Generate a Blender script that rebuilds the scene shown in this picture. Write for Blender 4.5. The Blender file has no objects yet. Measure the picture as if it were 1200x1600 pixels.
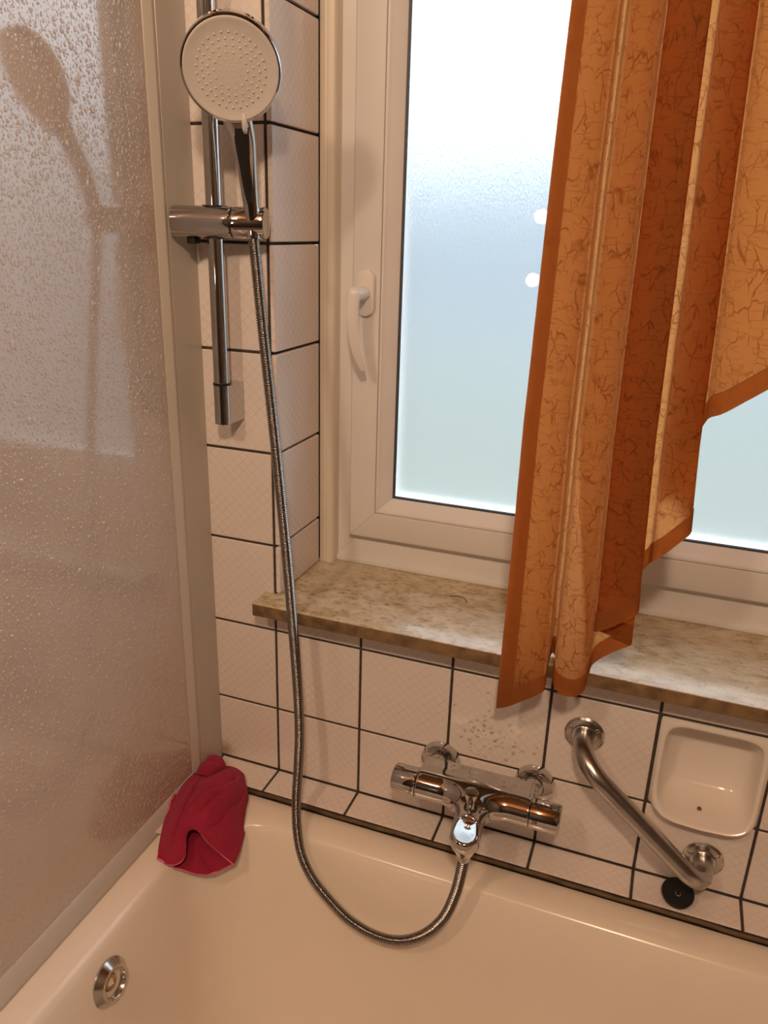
import bpy, bmesh, math, random
import numpy as np
from mathutils import Vector, Matrix

random.seed(4)
rng = np.random.default_rng(7)
scene = bpy.context.scene
COL = scene.collection
H = 0.85            # height of the modelling datum (a tile joint under the sill) above the floor

# ------------------------------------------------------------------ camera
cam_d = bpy.data.cameras.new('camera')
cam = bpy.data.objects.new('camera', cam_d)
COL.objects.link(cam)
cam_d.sensor_fit = 'HORIZONTAL'
cam_d.sensor_width = 36.0
cam_d.lens = 36.0 * 1221.1 / 1200.0
cam_d.clip_start = 0.02
cam_d.clip_end = 200
yaw, pitch, roll = -0.3473, -0.3492, 0.0299
fw = Vector((math.sin(yaw) * math.cos(pitch), math.cos(yaw) * math.cos(pitch), math.sin(pitch)))
rt = Vector((math.cos(yaw), -math.sin(yaw), 0))
up = rt.cross(fw)
r2 = rt * math.cos(roll) + up * math.sin(roll)
u2 = -rt * math.sin(roll) + up * math.cos(roll)
cam.matrix_world = Matrix((
    (r2.x, u2.x, -fw.x, 0.5469), (r2.y, u2.y, -fw.y, -1.0075),
    (r2.z, u2.z, -fw.z, 0.6253 + H), (0, 0, 0, 1)))
scene.camera = cam

# ------------------------------------------------------------------ sky, lamp, exposure
SKY_STRENGTH = 5.2
world = bpy.data.worlds.new('overcast_sky')
scene.world = world
world.use_nodes = True
bg = world.node_tree.nodes['Background']
bg.inputs['Color'].default_value = (0.86, 0.93, 1.0, 1)
bg.inputs['Strength'].default_value = SKY_STRENGTH

LAMP_COLOR = (1.0, 0.72, 0.495)
LAMP_WATTS = 42.0
def lamp(name, loc, watts, size):
    d = bpy.data.lights.new(name, 'POINT')
    d.color = LAMP_COLOR
    d.energy = watts
    d.shadow_soft_size = size
    o = bpy.data.objects.new(name, d)
    o.location = (loc[0], loc[1], loc[2] + H)
    COL.objects.link(o)
lamp('ceiling_spot_light', (-0.06, -1.40, 1.32), LAMP_WATTS * 0.45, 0.06)
lamp('ceiling_spot_light', (0.66, -1.40, 1.32), LAMP_WATTS, 0.06)

scene.view_settings.view_transform = 'Standard'
scene.view_settings.look = 'None'
scene.view_settings.exposure = 0.0
scene.view_settings.gamma = 1.0
scene.view_settings.use_curve_mapping = False
scene.cycles.max_bounces = 9
scene.cycles.diffuse_bounces = 4
scene.cycles.glossy_bounces = 5
scene.cycles.transmission_bounces = 8
scene.cycles.sample_clamp_indirect = 6.0

# ------------------------------------------------------------------ helpers
ORIG = {}           # modelling-space origin of every object (without the datum offset)

def link(o, parent, loc):
    COL.objects.link(o)
    ORIG[o.name] = Vector(loc)
    if parent is None:
        o.location = (loc[0], loc[1], loc[2] + H)
    else:
        o.parent = parent
        o.location = Vector(loc) - ORIG[parent.name]
    return o

def tag(o, label, cat, group=None, kind=None):
    o['label'] = label
    o['category'] = cat
    if group: o['group'] = group
    if kind: o['kind'] = kind
    return o

def thing(name, label, cat, loc, group=None):
    o = bpy.data.objects.new(name, None)
    o.empty_display_size = 0.02
    link(o, None, loc)
    return tag(o, label, cat, group)

def setting(name, loc=(0, 0, 0)):
    o = bpy.data.objects.new(name, None)
    link(o, None, loc)
    o['kind'] = 'structure'
    return o

def obj(name, mesh, m, parent=None, loc=None, smooth=None):
    """mesh: bmesh or Mesh in modelling space. loc: its origin (default: the parent's)."""
    if isinstance(mesh, bmesh.types.BMesh):
        me = bpy.data.meshes.new(name)
        bmesh.ops.recalc_face_normals(mesh, faces=mesh.faces[:])
        mesh.to_mesh(me)
        mesh.free()
    else:
        me = mesh
    if loc is None:
        loc = ORIG[parent.name] if parent is not None else (0, 0, 0)
    me.transform(Matrix.Translation(-Vector(loc)))
    if smooth is not None:
        set_smooth(me, smooth)
    if m is not None:
        me.materials.append(m)
    o = bpy.data.objects.new(name, me)
    return link(o, parent, loc)

def share(name, me, parent, loc, rot=None):
    o = bpy.data.objects.new(name, me)
    link(o, parent, loc)
    if rot: o.rotation_euler = rot
    return o

def set_smooth(me, angle):
    if angle >= 180:
        me.polygons.foreach_set('use_smooth', [True] * len(me.polygons))
        return
    bm = bmesh.new(); bm.from_mesh(me)
    for f in bm.faces: f.smooth = True
    a = math.radians(angle)
    for e in bm.edges:
        if len(e.link_faces) == 2:
            e.smooth = e.calc_face_angle(0) < a
    bm.to_mesh(me); bm.free()

def box(bm, lo, hi, bev=0.0, seg=1):
    c = [(lo[i] + hi[i]) / 2 for i in range(3)]
    s = [hi[i] - lo[i] for i in range(3)]
    r = bmesh.ops.create_cube(bm, size=1.0, matrix=Matrix.Translation(c) @ Matrix.Diagonal((*s, 1)))
    if bev > 0:
        es = list({e for v in r['verts'] for e in v.link_edges})
        bmesh.ops.bevel(bm, geom=es, offset=bev, segments=seg, affect='EDGES', profile=0.5, clamp_overlap=True)
    return bm

def frame_of(d):
    d = d.normalized()
    a = Vector((0, 0, 1)) if abs(d.z) < 0.9 else Vector((1, 0, 0))
    u = a.cross(d).normalized()
    return u, d.cross(u)

def tube(bm, pts, rad, n=16, caps=True):
    """Swept tube with parallel-transported rings; rad is a number or one per point."""
    P = [Vector(p) for p in pts]
    R = [rad] * len(P) if np.isscalar(rad) else list(rad)
    T = [(P[min(i + 1, len(P) - 1)] - P[max(i - 1, 0)]).normalized() for i in range(len(P))]
    u, v = frame_of(T[0])
    rings = []
    for i, p in enumerate(P):
        if i:
            q = T[i - 1].rotation_difference(T[i])
            u = q @ u; v = q @ v
        rings.append([bm.verts.new(p + (u * math.cos(2 * math.pi * k / n) + v * math.sin(2 * math.pi * k / n)) * R[i]) for k in range(n)])
    for a, b in zip(rings, rings[1:]):
        for k in range(n):
            bm.faces.new((a[k], a[(k + 1) % n], b[(k + 1) % n], b[k]))
    if caps:
        bm.faces.new(rings[0][::-1]); bm.faces.new(rings[-1])
    return bm

def lathe(bm, prof, origin, axis, n=32, sx=1.0):
    """prof: (radius, distance along axis) pairs; open ends are closed when radius is 0."""
    o = Vector(origin); d = Vector(axis).normalized()
    u, v = frame_of(d)
    rings = []
    for r, h in prof:
        if r < 1e-6:
            rings.append([bm.verts.new(o + d * h)])
        else:
            rings.append([bm.verts.new(o + d * h + (u * math.cos(2 * math.pi * k / n) * sx + v * math.sin(2 * math.pi * k / n)) * r) for k in range(n)])
    for a, b in zip(rings, rings[1:]):
        for k in range(n):
            k2 = (k + 1) % n
            if len(a) == 1 and len(b) == 1: continue
            if len(a) == 1: bm.faces.new((a[0], b[k2], b[k]))
            elif len(b) == 1: bm.faces.new((a[k], a[k2], b[0]))
            else: bm.faces.new((a[k], a[k2], b[k2], b[k]))
    return bm

def grid_mesh(name, P, close_u=False):
    """P: array (rows, cols, 3) -> quad mesh."""
    r, c = P.shape[:2]
    idx = np.arange(r * c).reshape(r, c)
    q = np.stack([idx[:-1, :-1], idx[:-1, 1:], idx[1:, 1:], idx[1:, :-1]], -1).reshape(-1, 4)
    if close_u:
        q2 = np.stack([idx[:-1, -1], idx[:-1, 0], idx[1:, 0], idx[1:, -1]], -1).reshape(-1, 4)
        q = np.concatenate([q, q2])
    me = bpy.data.meshes.new(name)
    me.from_pydata(P.reshape(-1, 3).tolist(), [], q.tolist())
    me.update()
    return me

def raw_mesh(name, verts, faces):
    me = bpy.data.meshes.new(name)
    me.from_pydata(np.asarray(verts).tolist(), [], [list(map(int, f)) for f in faces])
    me.update()
    return me

def catmull(pts, per):
    P = np.array(pts, float)
    Q = np.vstack([2 * P[0] - P[1], P, 2 * P[-1] - P[-2]])
    out = []
    for i in range(1, len(Q) - 2):
        a, b, c, d = Q[i - 1], Q[i], Q[i + 1], Q[i + 2]
        for t in np.linspace(0, 1, per, endpoint=False):
            out.append(0.5 * (2 * b + (c - a) * t + (2 * a - 5 * b + 4 * c - d) * t * t + (3 * b - a - 3 * c + d) * t ** 3))
    out.append(P[-1])
    return np.array(out)

def resample(P, step):
    d = np.r_[0, np.cumsum(np.linalg.norm(np.diff(P, axis=0), axis=1))]
    n = max(2, int(round(d[-1] / step)) + 1)
    s = np.linspace(0, d[-1], n)
    return np.stack([np.interp(s, d, P[:, k]) for k in range(P.shape[1])], 1)

def sdf_mesh(name, f, lo, hi, h):
    """Surface nets over a signed distance function, vertices pulled onto the zero level."""
    lo = np.array(lo); hi = np.array(hi)
    n = np.ceil((hi - lo) / h).astype(int) + 1
    ax = [lo[i] + h * np.arange(n[i]) for i in range(3)]
    G = np.stack(np.meshgrid(*ax, indexing='ij'), -1)
    D = f(G.reshape(-1, 3)).reshape(n)
    S = D < 0
    acc = np.zeros((*(n - 1), 3)); cnt = np.zeros(tuple(n - 1))
    offs = [(0, 0, 0), (1, 0, 0), (0, 1, 0), (1, 1, 0), (0, 0, 1), (1, 0, 1), (0, 1, 1), (1, 1, 1)]
    def corner(A, o): return A[o[0]:o[0] + n[0] - 1, o[1]:o[1] + n[1] - 1, o[2]:o[2] + n[2] - 1]
    for a in range(8):
        for axis in range(3):
            if offs[a][axis] == 0:
                b = list(offs[a]); b[axis] = 1
                da, db = corner(D, offs[a]), corner(D, b)
                m = (da < 0) != (db < 0)
                t = np.where(m, da / np.where(m, da - db, 1), 0)
                p = np.zeros((*m.shape, 3)) + np.array(offs[a])
                p[..., axis] += t
                acc += p * m[..., None]; cnt += m
    act = cnt > 0
    ids = -np.ones(act.shape, int)
    ids[act] = np.arange(act.sum())
    base = np.argwhere(act)
    V = lo + h * (base + acc[act] / cnt[act][:, None])
    e = h * 0.05
    for _ in range(3):
        g = np.stack([(f(V + np.eye(3)[k] * e) - f(V - np.eye(3)[k] * e)) / (2 * e) for k in range(3)], 1)
        d = f(V)
        V = V - np.clip(d, -h, h)[:, None] * g / np.maximum((g * g).sum(1), 0.25)[:, None]
    faces = []
    for axis in range(3):
        o1, o2 = [k for k in range(3) if k != axis]
        sl0 = [slice(None)] * 3; sl1 = [slice(None)] * 3
        sl0[axis] = slice(0, -1); sl1[axis] = slice(1, None)
        ch = S[tuple(sl0)] != S[tuple(sl1)]
        for p in np.argwhere(ch):
            if p[o1] == 0 or p[o2] == 0 or p[o1] >= n[o1] - 1 or p[o2] >= n[o2] - 1: continue
            q = []
            for a, b in ((-1, -1), (0, -1), (0, 0), (-1, 0)):
                c = p.copy(); c[o1] += a; c[o2] += b
                q.append(ids[tuple(c)])
            flip = S[tuple(p)] ^ (axis == 1)
            faces.append(q if flip else q[::-1])
    me = raw_mesh(name, V, faces)
    set_smooth(me, 180)
    return me

def smin(a, b, k):
    hh = np.clip(0.5 + 0.5 * (b - a) / k, 0, 1)
    return b * (1 - hh) + a * hh - k * hh * (1 - hh)

def sd_capsule(p, a, b, r):
    a = np.array(a); b = np.array(b)
    ba = b - a; pa = p - a
    t = np.clip(pa @ ba / (ba @ ba), 0, 1)
    return np.linalg.norm(pa - t[:, None] * ba, axis=1) - r

def sd_rbox(p, c, s, r):
    q = np.abs(p - np.array(c)) - (np.array(s) - r)
    return np.linalg.norm(np.maximum(q, 0), axis=1) + np.minimum(q.max(1), 0) - r

def sd_cyl_x(p, x0, x1, y, z, r, e=0.002):
    d = np.stack([np.hypot(p[:, 1] - y, p[:, 2] - z) - r + e, np.abs(p[:, 0] - (x0 + x1) / 2) - (x1 - x0) / 2 + e], 1)
    return np.linalg.norm(np.maximum(d, 0), axis=1) + np.minimum(d.max(1), 0) - e

# ------------------------------------------------------------------ materials
class NT:
    def __init__(self, name):
        self.m = bpy.data.materials.new(name)
        self.m.use_nodes = True
        self.t = self.m.node_tree
        self.t.nodes.clear()
        self.out = self.t.nodes.new('ShaderNodeOutputMaterial')
    def n(self, kind, **kw):
        nd = self.t.nodes.new('ShaderNode' + kind)
        for k, v in kw.items():
            if k in nd.inputs: nd.inputs[k].default_value = v
            else: setattr(nd, k, v)
        return nd
    def l(self, a, b): self.t.links.new(a, b)
    def surf(self, s): self.l(s, self.out.inputs['Surface'])
    def ramp(self, fac, stops):
        r = self.n('ValToRGB')
        while len(r.color_ramp.elements) < len(stops): r.color_ramp.elements.new(0.5)
        for e, (p, c) in zip(r.color_ramp.elements, stops):
            e.position = p; e.color = (*c, 1) if len(c) == 3 else c
        self.l(fac, r.inputs['Fac'])
        return r
    def math(self, op, a, b=None, c=None):
        m = self.n('Math', operation=op)
        for i, x in enumerate((a, b, c)):
            if x is None: continue
            if isinstance(x, (int, float)): m.inputs[i].default_value = x
            else: self.l(x, m.inputs[i])
        return m.outputs[0]
    def mix(self, fac, a, b):
        m = self.n('Mix', data_type='RGBA')
        for s, x in ((m.inputs[0], fac), (m.inputs[6], a), (m.inputs[7], b)):
            if isinstance(x, (int, float)): s.default_value = x
            elif isinstance(x, tuple): s.default_value = (*x, 1)
            else: self.l(x, s)
        return m.outputs[2]

def mat(name, color, rough=0.5, metal=0.0, noise=0.0, nscale=20.0, bump=0.0, bscale=60.0, ior=1.5, coat=0.0):
    k = NT(name)
    p = k.n('BsdfPrincipled', Roughness=rough, Metallic=metal, IOR=ior)
    p.inputs['Coat Weight'].default_value = coat
    tc = k.n('TexCoord')
    if noise > 0:
        nz = k.n('TexNoise', Scale=nscale, Detail=4.0)
        k.l(tc.outputs['Object'], nz.inputs['Vector'])
        c0 = tuple(max(0, x * (1 - noise)) for x in color); c1 = tuple(min(1, x * (1 + noise)) for x in color)
        r = k.ramp(nz.outputs['Fac'], [(0.3, c0), (0.7, c1)])
        k.l(r.outputs['Color'], p.inputs['Base Color'])
    else:
        p.inputs['Base Color'].default_value = (*color, 1)
    if bump > 0:
        nb = k.n('TexNoise', Scale=bscale, Detail=3.0)
        k.l(tc.outputs['Object'], nb.inputs['Vector'])
        b = k.n('Bump', Strength=bump, Distance=0.002)
        k.l(nb.outputs['Fac'], b.inputs['Height'])
        k.l(b.outputs['Normal'], p.inputs['Normal'])
    k.surf(p.outputs[0])
    return k.m

M = {}
M['grout'] = mat('dark_grout', (0.055, 0.045, 0.038), 0.9, noise=0.35, nscale=60)
M['caulk'] = mat('stained_sealant', (0.105, 0.066, 0.030), 0.6, noise=0.5, nscale=35)
M['chrome'] = mat('polished_chrome', (0.58, 0.575, 0.57), 0.045, 1.0)
M['steel'] = mat('satin_steel', (0.48, 0.46, 0.44), 0.27, 1.0, noise=0.12, nscale=40)
M['steel_worn'] = mat('worn_chrome', (0.55, 0.53, 0.50), 0.2, 1.0, noise=0.2, nscale=60)
M['hose'] = mat('ribbed_hose_steel', (0.30, 0.29, 0.28), 0.18, 1.0)
M['white_plastic'] = mat('white_plastic', (0.78, 0.76, 0.72), 0.32)
M['spray_face'] = mat('shaded_white_plastic', (0.60, 0.56, 0.52), 0.4)  # white plastic, darkened so the colour carries the shade on the face
M['nozzle'] = mat('pale_silicone', (0.66, 0.63, 0.58), 0.45)
M['black_plastic'] = mat('black_plastic', (0.012, 0.012, 0.012), 0.4)
M['rubber'] = mat('black_rubber', (0.004, 0.0035, 0.0035), 0.5, bump=0.1)
M['pvc'] = mat('white_window_plastic', (0.76, 0.75, 0.73), 0.28, noise=0.03, nscale=8)
M['cover_strip'] = mat('cream_cover_strip', (0.74, 0.68, 0.58), 0.4)
M['gasket'] = mat('grey_glazing_seal', (0.05, 0.06, 0.065), 0.5)
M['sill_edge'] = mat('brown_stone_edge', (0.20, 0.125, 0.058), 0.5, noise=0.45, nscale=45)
M['enamel'] = mat('white_enamel', (0.87, 0.79, 0.68), 0.19, noise=0.03, nscale=5)
M['ceramic'] = mat('glazed_ceramic', (0.80, 0.74, 0.67), 0.12)
M['screen_frame'] = mat('white_lacquered_aluminium', (0.53, 0.49, 0.43), 0.28)
M['plaster'] = mat('painted_plaster', (0.13, 0.095, 0.07), 0.8, noise=0.04, bump=0.1)
M['dark_panel'] = mat('dark_wood_panelling', (0.055, 0.036, 0.024), 0.6, noise=0.2, nscale=10)
M['floor'] = mat('beige_floor_tiles', (0.26, 0.20, 0.15), 0.4, noise=0.1, nscale=6)
M['brass'] = mat('tarnished_brass', (0.42, 0.30, 0.16), 0.35, 1.0, noise=0.3, nscale=120)
M['mark'] = mat('black_print', (0.01, 0.01, 0.01), 0.5)
M['tag'] = mat('woven_care_tag', (0.75, 0.62, 0.48), 0.8)
M['hair'] = mat('dark_hair', (0.06, 0.025, 0.012), 0.5)

def m_tile(stain=None):
    k = NT('patterned_wall_tile')
    p = k.n('BsdfPrincipled', Roughness=0.16, IOR=1.5)
    tc = k.n('TexCoord'); oi = k.n('ObjectInfo')
    mp = k.n('Mapping'); mp.inputs['Rotation'].default_value = (0, math.radians(45), 0)
    k.l(tc.outputs['Object'], mp.inputs['Vector'])
    nz = k.n('TexNoise', Scale=55.0, Detail=2.0)
    k.l(tc.outputs['Object'], nz.inputs['Vector'])
    sx = k.n('SeparateXYZ'); k.l(mp.outputs[0], sx.inputs[0])
    wob = k.math('MULTIPLY', k.math('SUBTRACT', nz.outputs['Fac'], 0.5), 0.0018)
    def lines(c):
        a = k.math('PINGPONG', k.math('ADD', c, wob), 0.0058)
        return k.math('LESS_THAN', a, 0.0007)
    ln = k.math('MAXIMUM', lines(sx.outputs['X']), lines(sx.outputs['Z']))
    n2 = k.n('TexNoise', Scale=24.0, Detail=2.0)
    k.l(tc.outputs['Object'], n2.inputs['Vector'])
    fade = k.ramp(n2.outputs['Fac'], [(0.35, (0.25,) * 3), (0.65, (1,) * 3)])
    n3 = k.n('TexNoise', Scale=9.0, Detail=3.0)
    k.l(tc.outputs['Object'], n3.inputs['Vector'])
    base = k.mix(n3.outputs['Fac'], (0.76, 0.69, 0.655), (0.82, 0.75, 0.71))
    base = k.mix(k.math('MULTIPLY', oi.outputs['Random'], 0.35), base, (0.76, 0.70, 0.63))
    col = k.mix(k.math('MULTIPLY', k.math('MULTIPLY', ln, fade.outputs['Color']), 0.32), base, (0.50, 0.38, 0.28))
    if stain:
        vd = k.n('VectorMath', operation='DISTANCE'); k.l(tc.outputs['Object'], vd.inputs[0]); vd.inputs[1].default_value = stain
        dd = k.math('ADD', vd.outputs['Value'], k.math('MULTIPLY', k.math('SUBTRACT', n2.outputs['Fac'], 0.5), 0.03))
        col = k.mix(k.math('MULTIPLY', k.ramp(dd, [(0.006, (1,) * 3), (0.030, (0,) * 3)]).outputs[0], 0.75), col, (0.33, 0.20, 0.08))
    k.l(col, p.inputs['Base Color'])
    b = k.n('Bump', Strength=0.12, Distance=0.0006)
    hgt = k.math('ADD', k.math('MULTIPLY', ln, -0.5), n3.outputs['Fac'])
    k.l(hgt, b.inputs['Height'])
    k.l(b.outputs[0], p.inputs['Normal'])
    k.surf(p.outputs[0])
    return k.m
M['tile'] = m_tile()
M['tile_stained'] = m_tile((-0.033, 0.0, -0.052))

def m_sill():
    k = NT('travertine_sill')
    p = k.n('BsdfPrincipled', Roughness=0.24, IOR=1.5)
    tc = k.n('TexCoord')
    mp = k.n('Mapping'); mp.inputs['Scale'].default_value = (1.0, 1.35, 1.5)
    k.l(tc.outputs['Object'], mp.inputs['Vector'])
    n1 = k.n('TexNoise', Scale=24.0, Detail=9.0, Roughness=0.72)
    n2 = k.n('TexNoise', Scale=95.0, Detail=6.0, Roughness=0.7)
    n3 = k.n('TexNoise', Scale=5.0, Detail=3.0)
    for x in (n1, n2, n3): k.l(mp.outputs[0], x.inputs['Vector'])
    a = k.ramp(n1.outputs['Fac'], [(0.30, (0.33, 0.22, 0.11)), (0.44, (0.48, 0.38, 0.23)), (0.58, (0.62, 0.53, 0.38)), (0.75, (0.70, 0.64, 0.51))])
    b = k.ramp(n2.outputs['Fac'], [(0.33, (0.42, 0.32, 0.22)), (0.46, (1, 1, 1)), (0.7, (1.0, 0.99, 0.96))])
    mm = k.n('Mix', data_type='RGBA', blend_type='MULTIPLY'); mm.inputs[0].default_value = 0.8
    k.l(a.outputs[0], mm.inputs[6]); k.l(b.outputs[0], mm.inputs[7])
    # limescale veil and the brown wear near the frame have shapes of their own
    c = k.mix(k.math('MULTIPLY', k.ramp(n3.outputs['Fac'], [(0.5, (0,) * 3), (0.68, (1,) * 3)]).outputs[0], 0.35), mm.outputs[2], (0.60, 0.56, 0.46))
    k.l(c, p.inputs['Base Color'])
    bp = k.n('Bump', Strength=0.25, Distance=0.0006)
    k.l(n2.outputs['Fac'], bp.inputs['Height']); k.l(bp.outputs[0], p.inputs['Normal'])
    k.surf(p.outputs[0])
    return k.m
M['sill'] = m_sill()

def m_glass():
    k = NT('frosted_glass')
    tc = k.n('TexCoord')
    mp = k.n('Mapping'); mp.inputs['Scale'].default_value = (1.6, 1.0, 0.75)
    k.l(tc.outputs['Object'], mp.inputs['Vector'])
    nz = k.n('TexNoise', Scale=300.0, Detail=2.0)
    k.l(mp.outputs[0], nz.inputs['Vector'])
    bp = k.n('Bump', Strength=0.45, Distance=0.0012)
    k.l(nz.outputs['Fac'], bp.inputs['Height'])
    rf = k.n('BsdfRefraction', Roughness=0.42, IOR=1.45)
    rf.inputs['Color'].default_value = (0.97, 0.99, 1.0, 1)
    k.l(bp.outputs[0], rf.inputs['Normal'])
    gl = k.n('BsdfGlossy', Roughness=0.01)
    fr = k.n('Fresnel', IOR=1.5)
    mx = k.n('MixShader')
    k.l(fr.outputs[0], mx.inputs[0]); k.l(gl.outputs[0], mx.inputs[2])
    tl = k.n('BsdfTranslucent'); tl.inputs['Color'].default_value = (0.93, 0.97, 1.0, 1)
    m2 = k.n('MixShader'); m2.inputs[0].default_value = 0.175
    k.l(rf.outputs[0], m2.inputs[1]); k.l(tl.outputs[0], m2.inputs[2])
    k.l(m2.outputs[0], mx.inputs[1])
    k.surf(mx.outputs[0])
    return k.m
M['glass'] = m_glass()

def m_curtain(name, col, trans, f=0.55, crinkle=1.0):
    k = NT(name)
    uv = k.n('UVMap')
    mp = k.n('Mapping'); k.l(uv.outputs[0], mp.inputs['Vector'])
    mp.inputs['Scale'].default_value = (1.0, 0.42, 1.0)
    dn = k.n('TexNoise', Scale=60.0, Detail=3.0)
    k.l(mp.outputs[0], dn.inputs['Vector'])
    vm = k.n('VectorMath', operation='MULTIPLY_ADD')
    k.l(dn.outputs['Color'], vm.inputs[0]); vm.inputs[1].default_value = (0.02, 0.02, 0.0)
    k.l(mp.outputs[0], vm.inputs[2])
    def creases(scale, lo, hi):
        v = k.n('TexVoronoi', feature='DISTANCE_TO_EDGE', Scale=scale)
        k.l(vm.outputs[0], v.inputs['Vector'])
        return k.ramp(v.outputs['Distance'], [(lo, (1,) * 3), (hi, (0,) * 3)]).outputs[0]
    c1 = creases(80.0, 0.0, 0.055)
    nm = k.n('TexNoise', Scale=55.0, Detail=2.0); k.l(uv.outputs[0], nm.inputs['Vector'])
    mask = k.ramp(nm.outputs['Fac'], [(0.42, (0,) * 3), (0.57, (1,) * 3)]).outputs[0]
    c1 = k.math('MULTIPLY', c1, mask)
    # short horizontal pinches
    mp2 = k.n('Mapping'); k.l(uv.outputs[0], mp2.inputs['Vector']); mp2.inputs['Scale'].default_value = (0.55, 1.5, 1.0)
    vm2 = k.n('VectorMath', operation='MULTIPLY_ADD')
    k.l(dn.outputs['Color'], vm2.inputs[0]); vm2.inputs[1].default_value = (0.012, 0.012, 0.0)
    k.l(mp2.outputs[0], vm2.inputs[2])
    v2 = k.n('TexVoronoi', feature='DISTANCE_TO_EDGE', Scale=85.0); k.l(vm2.outputs[0], v2.inputs['Vector'])
    c2 = k.ramp(v2.outputs['Distance'], [(0.0, (1,) * 3), (0.06, (0,) * 3)]).outputs[0]
    nm2 = k.n('TexNoise', Scale=85.0, Detail=1.0); k.l(mp2.outputs[0], nm2.inputs['Vector'])
    c2 = k.math('MULTIPLY', c2, k.ramp(nm2.outputs['Fac'], [(0.45, (0,) * 3), (0.6, (0.6,) * 3)]).outputs[0])
    cr = k.math('MULTIPLY', k.math('MAXIMUM', c1, c2), 0.82 * crinkle)
    bp = k.n('Bump', Strength=0.5 * crinkle, Distance=0.002)
    k.l(cr, bp.inputs['Height'])
    di = k.n('BsdfDiffuse'); tr = k.n('BsdfTranslucent'); mx = k.n('MixShader')
    k.l(k.mix(cr, col, tuple(x * 0.55 for x in col)), di.inputs['Color'])
    k.l(k.mix(cr, trans, tuple(x * y for x, y in zip(trans, (0.5, 0.25, 0.15)))), tr.inputs['Color'])
    k.l(bp.outputs[0], di.inputs['Normal']); k.l(bp.outputs[0], tr.inputs['Normal'])
    mx.inputs[0].default_value = f
    k.l(di.outputs[0], mx.inputs[1]); k.l(tr.outputs[0], mx.inputs[2])
    k.surf(mx.outputs[0])
    return k.m
M['curtain'] = m_curtain('orange_crinkle_cloth', (0.38, 0.155, 0.045), (0.80, 0.335, 0.105), 0.60)
M['hem'] = m_curtain('orange_hem_cloth', (0.40, 0.15, 0.045), (0.60, 0.27, 0.11), 0.5, 0.15)
M['dimming_layer'] = m_curtain('pale_dimming_cloth', (0.50, 0.30, 0.15), (0.92, 0.76, 0.58), 0.70, 0.0)

def m_screen():
    k = NT('wet_screen_panel')
    p = k.n('BsdfPrincipled', Roughness=0.07, IOR=2.0)
    tc = k.n('TexCoord')
    nz = k.n('TexNoise', Scale=420.0, Detail=2.0)
    n2 = k.n('TexNoise', Scale=3.0, Detail=3.0)
    k.l(tc.outputs['Object'], nz.inputs['Vector']); k.l(tc.outputs['Object'], n2.inputs['Vector'])
    k.l(k.mix(n2.outputs['Fac'], (0.55, 0.465, 0.39), (0.61, 0.525, 0.45)), p.inputs['Base Color'])
    b = k.n('Bump', Strength=0.04, Distance=0.0008)
    k.l(nz.outputs['Fac'], b.inputs['Height']); k.l(b.outputs[0], p.inputs['Normal'])
    k.surf(p.outputs[0])
    return k.m
M['screen'] = m_screen()

def m_terry():
    k = NT('magenta_terry_cloth')
    p = k.n('BsdfPrincipled', Roughness=0.95)
    p.inputs['Sheen Weight'].default_value = 0.2
    p.inputs['Sheen Tint'].default_value = (0.9, 0.25, 0.4, 1)
    tc = k.n('TexCoord')
    nz = k.n('TexNoise', Scale=900.0, Detail=2.0); n2 = k.n('TexNoise', Scale=30.0, Detail=3.0)
    uv = k.n('UVMap')
    wv = k.n('TexWave', wave_type='BANDS', bands_direction='X', Scale=26.0, Distortion=0.6)
    wv.inputs['Detail Scale'].default_value = 3.0
    k.l(uv.outputs[0], wv.inputs['Vector'])
    k.l(tc.outputs['Object'], nz.inputs['Vector']); k.l(tc.outputs['Object'], n2.inputs['Vector'])
    c = k.mix(n2.outputs['Fac'], (0.30, 0.008, 0.034), (0.42, 0.018, 0.066))
    k.l(c, p.inputs['Base Color'])
    b = k.n('Bump', Strength=0.6, Distance=0.0015)
    k.l(k.math('ADD', nz.outputs['Fac'], k.math('MULTIPLY', wv.outputs['Fac'], 0.35)), b.inputs['Height'])
    k.l(b.outputs[0], p.inputs['Normal'])
    k.surf(p.outputs[0])
    return k.m
M['terry'] = m_terry()
M['piping'] = mat('pink_cloth_edging', (0.72, 0.19, 0.27), 0.9, bump=0.5, bscale=700)

def m_wood():
    k = NT('pine_ceiling_boards')
    p = k.n('BsdfPrincipled', Roughness=0.45)
    tc = k.n('TexCoord'); mp = k.n('Mapping'); mp.inputs['Scale'].default_value = (0.6, 9.0, 1)
    k.l(tc.outputs['Object'], mp.inputs['Vector'])
    nz = k.n('TexNoise', Scale=3.0, Detail=6.0); k.l(mp.outputs[0], nz.inputs['Vector'])
    r = k.ramp(nz.outputs['Fac'], [(0.3, (0.17, 0.065, 0.018)), (0.7, (0.28, 0.12, 0.036))])
    k.l(r.outputs[0], p.inputs['Base Color'])
    k.surf(p.outputs[0])
    return k.m
M['wood'] = m_wood()

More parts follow.
